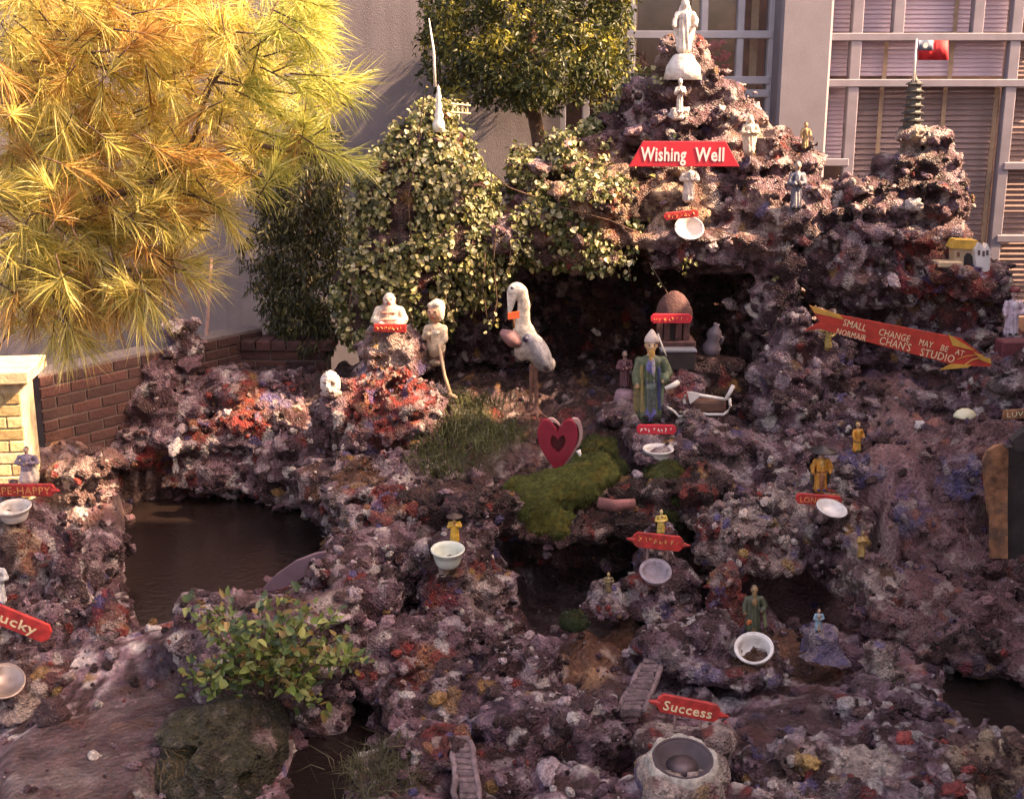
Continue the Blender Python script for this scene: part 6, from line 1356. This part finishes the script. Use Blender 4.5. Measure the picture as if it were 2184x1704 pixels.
s = sign('faint_sign', 'faded small red sign above the broken shell bowl on the mountain', pill(1416, 463, 1490, 455, 16), 7.38, 'red'); scrawl(s, (1422, 467), (1484, 460), 8, 7.38, 'faded_paint', 7, .002)
s = sign('edge_rock_letters', 'pale worn letters on rock, built as a brown board, at the right edge', [(2140, 876), (2138, 896), (2200, 892), (2200, 872)], 6.35, 'wood', group=None); lettering(s, 'LUV', (2148, 890), (2182, 888), 12, 0, 6.35, 'cream_paint', .0, .001)  # flat board stands in for the lettered rock face

# ------------------------------------------------------------------ other curiosities
# double heart
def heart_pts(cx, cy, w, h, n=36):
    P = []
    for i in range(n):
        t = 2 * math.pi * i / n; x = 16 * math.copysign(abs(math.sin(t)) ** 2.1, math.sin(t)); y = 13 * math.cos(t) - 5 * math.cos(2 * t) - 2 * math.cos(3 * t) - math.cos(4 * t)
        P.append((cx + x / 16 * w / 2, cy - (max(y, -14.5) + 1.3) / 13.3 * h / 2))
    return P
HY = 6.55
def heart_ring(mb, outer, inner, Y, th):
    n = len(outer); A = [at(u, v, Y) for u, v in outer]; Bi = [at(u, v, Y) for u, v in inner]; d = np.array((0, th, 0))
    V = A + Bi + [p + d for p in A] + [p + d for p in Bi]; F = []
    for i in range(n):
        j = (i + 1) % n
        F += [(i, j, n + j, n + i), (2 * n + i, 3 * n + i, 3 * n + j, 2 * n + j), (i, 2 * n + i, 2 * n + j, j), (n + i, n + j, 3 * n + j, 3 * n + i)]
    mb.add(V, F)
ht = thing('heart', at(1190, 1003, HY), 'red heart shaped board with a small heart cut out in front of the grotto', 'heart')
m = MB(); heart_ring(m, heart_pts(1189, 948, 86, 106), heart_pts(1190, 948, 32, 38), HY, .045); b_ = m.build('front_heart', M['heart'], ht); md = b_.modifiers.new('soft edge', 'BEVEL'); md.width = .004; md.segments = 2; md.limit_method = 'ANGLE'
m = MB(); heart_ring(m, heart_pts(1201, 942, 84, 100), heart_pts(1201, 942, 70, 84), HY + .09, .03); m.build('rear_rim', M['heart_rim'], ht)
m = MB(); m.prism([at(u, v, HY + .10) for u, v in heart_pts(1201, 942, 74, 88)], (0, .012, 0)); m.build('rear_heart', mat('dark heart', (.12, .015, .02)), ht)
m = MB(); m.tube([at(1190, 990, HY + .05), at(1192, 1030, HY + .05)], .012, 6); m.build('peg', M['metal'], ht)
bn = thing('bone', at(1238, 975, 6.5), 'small white bone shaped piece leaning by the heart', 'bone'); m = MB(); a, b_ = at(1233, 960, 6.5), at(1243, 985, 6.48); m.tube([a, a * .7 + b_ * .3, a * .3 + b_ * .7, b_], [.016, .009, .010, .018], 8); m.build('shaft', M['white_frame'], bn, True)
# pagoda and flag
pg = thing('pagoda', at(1943, 284, 7.95), 'small dark many tiered pagoda model on the right peak', 'pagoda'); q = at(1943, 284, 7.95); kk = mpp(1943, 284, 7.95)
PG = mat('dark weathered metal', (.05, .05, .045), rough=.45, var=.4, scale=30, dirt=.2); PGW = mat('pale pagoda plaster', (.10, .09, .07), var=.3, dirt=.5)
for i in range(7):
    z0 = q[2] + i * 15 * kk; w = (24 - 1.1 * i) * kk
    m = MB(); m.lathe([(w * .82, 0), (w * .82, 10 * kk)], (q[0], q[1], z0), 8); m.build('tier', PGW, pg)
    m = MB(); m.lathe([(w * 1.1, 0), (w * 1.14, 2 * kk), (w * .8, 5.5 * kk), (w * .78, 6.2 * kk)], (q[0], q[1], z0 + 9 * kk), 8); m.build('eave', PG, pg)
m = MB(); m.lathe([(8 * kk, 0), (9 * kk, 3 * kk), (4 * kk, 7 * kk), (2 * kk, 14 * kk), (.001, 24 * kk)], (q[0], q[1], q[2] + 105 * kk), 12); m.build('finial', PGW, pg, True)
fl = thing('flag', at(1954, 178, 7.95), 'small red flag with blue canton and white sun on a pole', 'flag'); FY = 7.93
m = MB(); m.tube([at(1947, 190, FY), at(1955, 84, FY)], [.009, .007], 8); m.build('pole', M['mast'], fl, True)
def cloth(u0, v0, u1, v1, Yo, matn, name, par, n=10):
    m = MB(); V, F = [], []
    for i in range(n + 1):
        for j in (0, 1):
            p = at(u0 + (u1 - u0) * i / n, v0 if j == 0 else v1, FY); u = u0 + (u1 - u0) * i / n
            p[1] += Yo + .006 * math.sin((u - 1958) * .22); V.append(p)
    for i in range(n): F.append((2 * i, 2 * i + 1, 2 * i + 3, 2 * i + 2))
    m.add(V, F); o = m.build(name, matn, par, True); md = o.modifiers.new('thickness', 'SOLIDIFY'); md.thickness = .002; return o
ck = cloth(1958, 87, 2023, 129, 0, mat('flag red', (.60, .025, .03), rough=.7, var=.08), 'cloth', fl)
cloth(1958, 86.5, 1990, 108, -.004, mat('flag blue', (.15, .20, .27), rough=.7, var=.08), 'canton', fl)
c = at(1974, 97.5, FY - .012); m = MB(); pts = []
for i in range(24):
    a = 2 * math.pi * i / 24; rr = .021 if i % 2 == 0 else .013; pts.append(c + rr * np.array((math.cos(a), 0, math.sin(a))))
m.prism(pts, (0, .002, 0)); m.build('white_sun', M['white_paint'], fl)
# needle mast on the ivy hill
mt = thing('needle_mast', at(938, 258, 7.75), 'tall thin white needle on a little white tiered base above the ivy hill', 'mast'); q = at(936, 258, 7.75); kk = mpp(936, 250, 7.75)
m = MB(); m.tube([q + (-.02, 0, 70 * kk), at(925, 110, 7.75), at(915, 40, 7.75)], [.009, .008, .003], 7); m.build('needle', M['mast'], mt, True)
m = MB(); m.lathe([(15 * kk, -24 * kk), (13 * kk, -4 * kk), (8 * kk, 4 * kk), (10 * kk, 12 * kk), (6 * kk, 22 * kk), (8 * kk, 30 * kk), (4.5 * kk, 42 * kk), (6.5 * kk, 50 * kk), (3 * kk, 62 * kk), (4 * kk, 66 * kk), (.001, 74 * kk)], q, 14, None, None, .05); m.build('tiered_base', M['mast'], mt, True)
ld = thing('toy_fence', at(985, 245, 7.72), 'tiny cream toy fence on the ivy hill beside the needle base', 'fence')
for (a, b_) in (((962, 222), (1004, 226)), ((962, 240), (1004, 243))): m = MB(); m.tube([at(*a, 7.72), at(*b_, 7.72)], .006, 5); m.build('rail', M['cream_paint'], ld)
for u in (966, 976, 986, 997): m = MB(); m.tube([at(u, 219, 7.722), at(u, 247, 7.722)], .005, 5); m.build('picket', M['cream_paint'], ld)
# temple model in the grotto
TYY = 7.3; tp = thing('temple_model', at(1435, 760, TYY), 'brown stone temple model with domed roof and pillars inside the grotto', 'model'); TS = mat('brown temple stone', (.085, .034, .030), rough=.8, var=.35, scale=20, bump=.5, bscale=70, dirt=.3)
q = at(1435, 735, TYY); kk = mpp(1435, 735, TYY)
m = MB(); m.box(q + (0, 0, 6 * kk), (44 * kk, .11, 8 * kk), bev=.006); m.build('base', TS, tp)
for du in (-32, -17, 8, 24): m = MB(); m.box(q + (du * kk, -.06, 34 * kk), (6.5 * kk, .02, 20 * kk), bev=.004); m.build('pillar', TS, tp)
m = MB(); m.box(q + (0, .02, 34 * kk), (34 * kk, .05, 20 * kk)); m.build('cella', mat('dark temple inside', (.03, .018, .016)), tp)
m = MB(); m.lathe([(38 * kk, 54 * kk), (41 * kk, 58 * kk), (38 * kk, 76 * kk), (31 * kk, 94 * kk), (20 * kk, 107 * kk), (7 * kk, 115 * kk), (.001, 116 * kk)], q, 22, np.diag((1, .75, 1)), None, .03); m.build('roof', TS, tp, True)
tb = thing('dark_chest', at(1435, 790, 7.2), 'dark low chest with grey lid under the temple model', 'chest'); q = at(1443, 760, 7.2)
m = MB(); m.box(q + (0, 0, -.012), (.10, .09, .055), bev=.004); m.build('box', M['darkwood'], tb)
m = MB(); m.box(q + (0, 0, .052), (.108, .098, .008), bev=.003); m.build('lid', mat('grey lid', (.20, .21, .23), rough=.4, var=.2), tb)
rock('chest_rock', 'red and blue painted rock under the dark chest in the grotto', 'rock', [B(1450, 830, 7.1, 50, 36, .12), B(1440, 870, 7.05, 60, 36, .14), B(1380, 925, 6.85, 60, 24, .14), B(1400, 990, 6.5, 40, 30, .1), B(1330, 885, 7.1, 60, 28, .14), B(1420, 960, 6.65, 60, 30, .14)], 'mix', h=.018, amp=(.02, .03, .015), dens=700, floor=.2, mix=[(at(1450, 820, 7.0), .1, 'red')])
gv = thing('gourd_vase', at(1515, 760, 7.4), 'pale grey gourd shaped vase in the dark of the grotto', 'vase'); q = at(1513, 760, 7.4); kk = mpp(1513, 760, 7.4)
m = MB(); m.lathe([(12 * kk, 0), (19 * kk, 10 * kk), (20 * kk, 22 * kk), (12 * kk, 36 * kk), (16 * kk, 46 * kk), (14 * kk, 56 * kk), (6 * kk, 66 * kk), (7 * kk, 72 * kk), (5 * kk, 72 * kk), (3 * kk, 60 * kk)], q, 20, roty(.18), None, .04); m.build('body', mat('grey vase glaze', (.14, .11, .125), rough=.5, var=.2), gv, True)
m = MB(); m.tube([q + (15 * kk, 0, 44 * kk), q + (26 * kk, 0, 40 * kk), q + (22 * kk, 0, 26 * kk)], 5 * kk, 7); m.build('handle', mat('grey vase handle', (.14, .11, .125), rough=.4), gv, True)
rock('vase_rock', 'dark boulder under the gourd vase and behind the white sled', 'rock', [B(1520, 800, 7.4, 60, 40, .14), B(1540, 840, 7.35, 70, 40, .16), B(1500, 860, 7.4, 90, 30, .16)], 'dark', h=.02, dens=500, floor=.3)
# white sled like frame
sl = thing('white_sled', at(1500, 885, 6.9), 'white enamelled sled shaped frame with a dark trough in front of the grotto', 'sled'); SLY = 6.9
m = MB(); m.tube([at(u, v, SLY) for u, v in ((1564, 822), (1556, 838), (1548, 852))], .012, 8); m.build('handle_bar', M['white_frame'], sl, True)
m = MB(); m.tube([at(u, v, SLY) for u, v in ((1466, 838), (1500, 844), (1548, 852))], .010, 8); m.build('upper_rail', M['white_frame'], sl, True)
m = MB(); m.prism([at(u, v, SLY - .01) for u, v in ((1466, 836), (1472, 862), (1492, 846), (1490, 839))], (0, .02, 0)); m.build('side_plate', M['white_frame'], sl)
m = MB(); m.tube([at(u, v, SLY) for u, v in ((1556, 850), (1558, 866), (1552, 878), (1543, 884), (1510, 884), (1478, 880), (1462, 872), (1458, 852), (1462, 842))], .009, 8); m.build('runner', M['white_frame'], sl, True)
m = MB(); m.tube([at(u, v, SLY - .03) for u, v in ((1422, 868), (1436, 876), (1448, 888), (1466, 884), (1500, 886))], .008, 7); m.build('tow_bar', M['white_frame'], sl, True)
m = MB(); m.box(at(1508, 864, SLY + .05), (.105, .05, .035), bev=.012); m.build('trough', mat('rusty trough', (.12, .055, .035), rough=.6, var=.4, scale=14), sl)
# toy houses on the right
hs = thing('toy_house', at(2058, 562, 7.45), 'toy house with yellow roof and dark arched door at the right', 'toy house'); HYY = 7.45
HC = mat('cream toy wall', (.55, .40, .24), var=.2, dirt=.3); HR = mat('yellow toy roof', (.62, .36, .06), var=.2, scale=30)
m = MB(); m.prism([at(u, v, HYY) for u, v in ((2036, 530), (2036, 568), (2084, 572), (2084, 532))], (0, .10, 0)); m.build('wall', HC, hs)
m = MB(); m.prism([at(u, v, HYY - .012) for u, v in ((2030, 530), (2040, 512), (2086, 514), (2090, 533))], (0, .12, 0)); m.build('roof', HR, hs)
m = MB(); m.prism([at(u, v, HYY - .003) for u, v in ((2056, 570), (2056, 548), (2062, 540), (2070, 541), (2075, 549), (2075, 571))], (0, .01, 0)); m.build('door', mat('dark toy door', (.03, .02, .018)), hs)
for u in (2044, 2079): m = MB(); m.prism([at(a, b_, HYY - .004) for a, b_ in ((u - 3, 538), (u - 3, 548), (u + 3, 548), (u + 3, 538))], (0, .008, 0)); m.build('window', mat('toy window', (.2, .08, .05)), hs)
m = MB(); m.box(at(2020, 562, HYY), (.075, .06, .017), bev=.005); tag(m.build('toy_step', HC), 'flat cream slab beside the toy house', 'slab')
cs = thing('toy_castle', at(2100, 588, 7.4), 'white toy castle with stepped gable beside the yellow roofed toy house', 'toy house'); CYY = 7.4
m = MB(); m.prism([at(u, v, CYY) for u, v in ((2080, 532), (2082, 584), (2110, 588), (2113, 534), (2106, 520), (2100, 534), (2095, 522), (2089, 518), (2084, 528))], (0, .07, 0)); m.build('wall', M['white_frame'], cs)
for u, v in ((2088, 540), (2098, 542), (2106, 540)): m = MB(); m.prism([at(a, b_, CYY - .003) for a, b_ in ((u - 2.5, v - 6), (u - 2.5, v + 5), (u + 2.5, v + 5), (u + 2.5, v - 6))], (0, .008, 0)); m.build('window', mat('castle window', (.10, .06, .06)), cs)
rock('house_ledge', 'reddish rock ledge under the toy houses', 'rock', [B(2060, 590, 7.5, 70, 22, .16), B(2100, 605, 7.45, 50, 22, .14), B(2010, 585, 7.5, 50, 20, .13)], 'mix', dens=500, mix=[(at(2040, 590, 7.4), .2, 'red')])
# plinth, plank, shed at the right edge
pl = thing('maroon_plinth', at(2155, 760, 7.0), 'dark maroon block plinth under the pinkish statue at the right edge', 'plinth'); q = at(2172, 744, 7.0)
PM = mat('maroon paint', (.13, .025, .03), rough=.7, var=.35, scale=16, bump=.4, dirt=.3)
m = MB(); m.box(q, (.12, .06, .055), bev=.008); m.build('upper_block', PM, pl)
m = MB(); m.box(q + (0, 0, -.1), (.125, .065, .04), bev=.008); m.build('lower_block', mat('worn maroon', (.17, .07, .045), var=.4, scale=14, bump=.5), pl)
pk = thing('upright_plank', at(2128, 1190, 5.9), 'weathered orange brown plank standing upright at the right edge', 'plank'); m = MB(); m.prism([at(u, v, 5.9) for u, v in ((2108, 962), (2098, 985), (2103, 1040), (2108, 1090), (2114, 1110), (2113, 1190), (2150, 1192), (2149, 1080), (2151, 960), (2138, 948), (2125, 952))], (0, .03, 0)); m.build('board', M['wood'], pk)
sd = thing('dark_kiosk', at(2190, 1200, 5.8), 'dark wooden kiosk with overhanging roof cut by the right edge', 'kiosk')
m = MB(); m.prism([at(u, v, 5.94) for u, v in ((2148, 955), (2148, 1200), (2330, 1210), (2330, 940))], (0, .05, 0)); m.build('boards', M['darkwood'], sd)
m = MB(); m.prism([at(u, v, 5.7) for u, v in ((2158, 940), (2170, 962), (2330, 960), (2330, 880), (2210, 902))], (0, .05, 0)); m.build('roof', M['darkwood'], sd)
shl = thing('white_shell', at(2057, 896, 6.6), 'pale yellow white shell lying above the painted slope', 'shell'); q = at(2057, 882, 6.58); m = MB(); V, F = [], []
for i in range(9):
    for j in range(13):
        a = math.pi * j / 12; r_ = .062 * (.15 + .85 * i / 8) * (1 + .05 * (j % 2)); V.append(q + np.array((r_ * math.cos(a) * .95, -.045 * (1 - (i / 8) ** 2), r_ * math.sin(a) * .75 - .02)))
for i in range(8):
    for j in range(12): F.append((i * 13 + j, i * 13 + j + 1, (i + 1) * 13 + j + 1, (i + 1) * 13 + j))
m.add(V, F); o = m.build('valve', mat('shell', (.66, .62, .40), rough=.4, var=.15), shl, True); md = o.modifiers.new('thickness', 'SOLIDIFY'); md.thickness = .006
# mini stairs
def stairs(label, A, Bp, Y0, Y1, n, wpx):
    for (pt, nm) in ((A, 0), (Bp, 1)):
        h_ = hit(*pt)
        if h_ is not None and abs(h_[1] - (Y1 if nm else Y0)) < .4:
            if nm: Y1 = float(h_[1]) - .03
            else: Y0 = float(h_[1]) - .03
    st = thing('miniature_stairs', at(*A, Y0), label, 'stairs', 'miniature stairs'); SM = mat('mauve concrete step', (.17, .115, .115), var=.5, scale=30, bump=1.0, bscale=60, dirt=.6)
    for sg in (-.55, .55): stair_side(st, (A[0] + sg * wpx, A[1]), (Bp[0] + sg * wpx * .75, Bp[1]), Y0, Y1)
    for i in range(n):
        t = i / (n - 1); u, v = A[0] + (Bp[0] - A[0]) * t, A[1] + (Bp[1] - A[1]) * t; Y = Y0 + (Y1 - Y0) * t; q = at(u, v, Y); k_ = mpp(u, v, Y)
        m = MB(); m.box(q - (random.uniform(-.006, .006), -.012, .018 + random.uniform(0, .006)), (wpx * k_ / 2 * (1 - .25 * t) * random.uniform(.85, 1.08), .016, .024), R=rotz(random.uniform(-.16, .16)) @ roty(random.uniform(-.06, .06)), bev=.005); m.build('step', SM, st)
def stair_side(st, A, Bp, Y0, Y1):
    m = MB(); pts = [at(A[0] + (Bp[0] - A[0]) * t, A[1] + (Bp[1] - A[1]) * t, Y0 + (Y1 - Y0) * t) + (0, 0, -.01) for t in np.linspace(0, 1, 9)]; m.tube([p + RNG.normal(0, .003, 3) for p in pts], .013, 7); m.build('side_kerb', mat('crusty kerb', (.22, .15, .15), var=.4, scale=20, bump=.8), st, True)
stairs('curved flight of tiny concrete steps climbing above the success sign', (1345, 1510), (1392, 1412), 4.72, 5.12, 12, 52)
stairs('flight of tiny concrete steps at the bottom centre', (998, 1700), (985, 1575), 4.22, 4.52, 11, 46)
fn = thing('curved_board', at(620, 1255, 5.75), 'curved bluish mauve board slanting into the left pond', 'board'); m = MB(); V, F = [], []
top = [(560, 1256), (590, 1226), (630, 1198), (672, 1182), (694, 1178)]; bot = [(585, 1262), (625, 1244), (660, 1222), (684, 1200), (695, 1182)]
m.prism([at(u, v, 5.72) for u, v in top + bot[::-1]], (0, .03, -.0)); m.build('board', mat('mauve board', (.16, .10, .12), rough=.5, var=.25, scale=12), fn)
lg = thing('fallen_log', at(1310, 1080, 6.15), 'short reddish log lying between the moss cushions', 'log'); m = MB(); m.tube([at(1275, 1070, 6.1), at(1310, 1078, 6.1), at(1355, 1074, 6.1)], [.028, .032, .028], 9); m.build('trunk_piece', mat('red log', (.26, .10, .09), rough=.8, var=.4, bump=.5), lg, True)
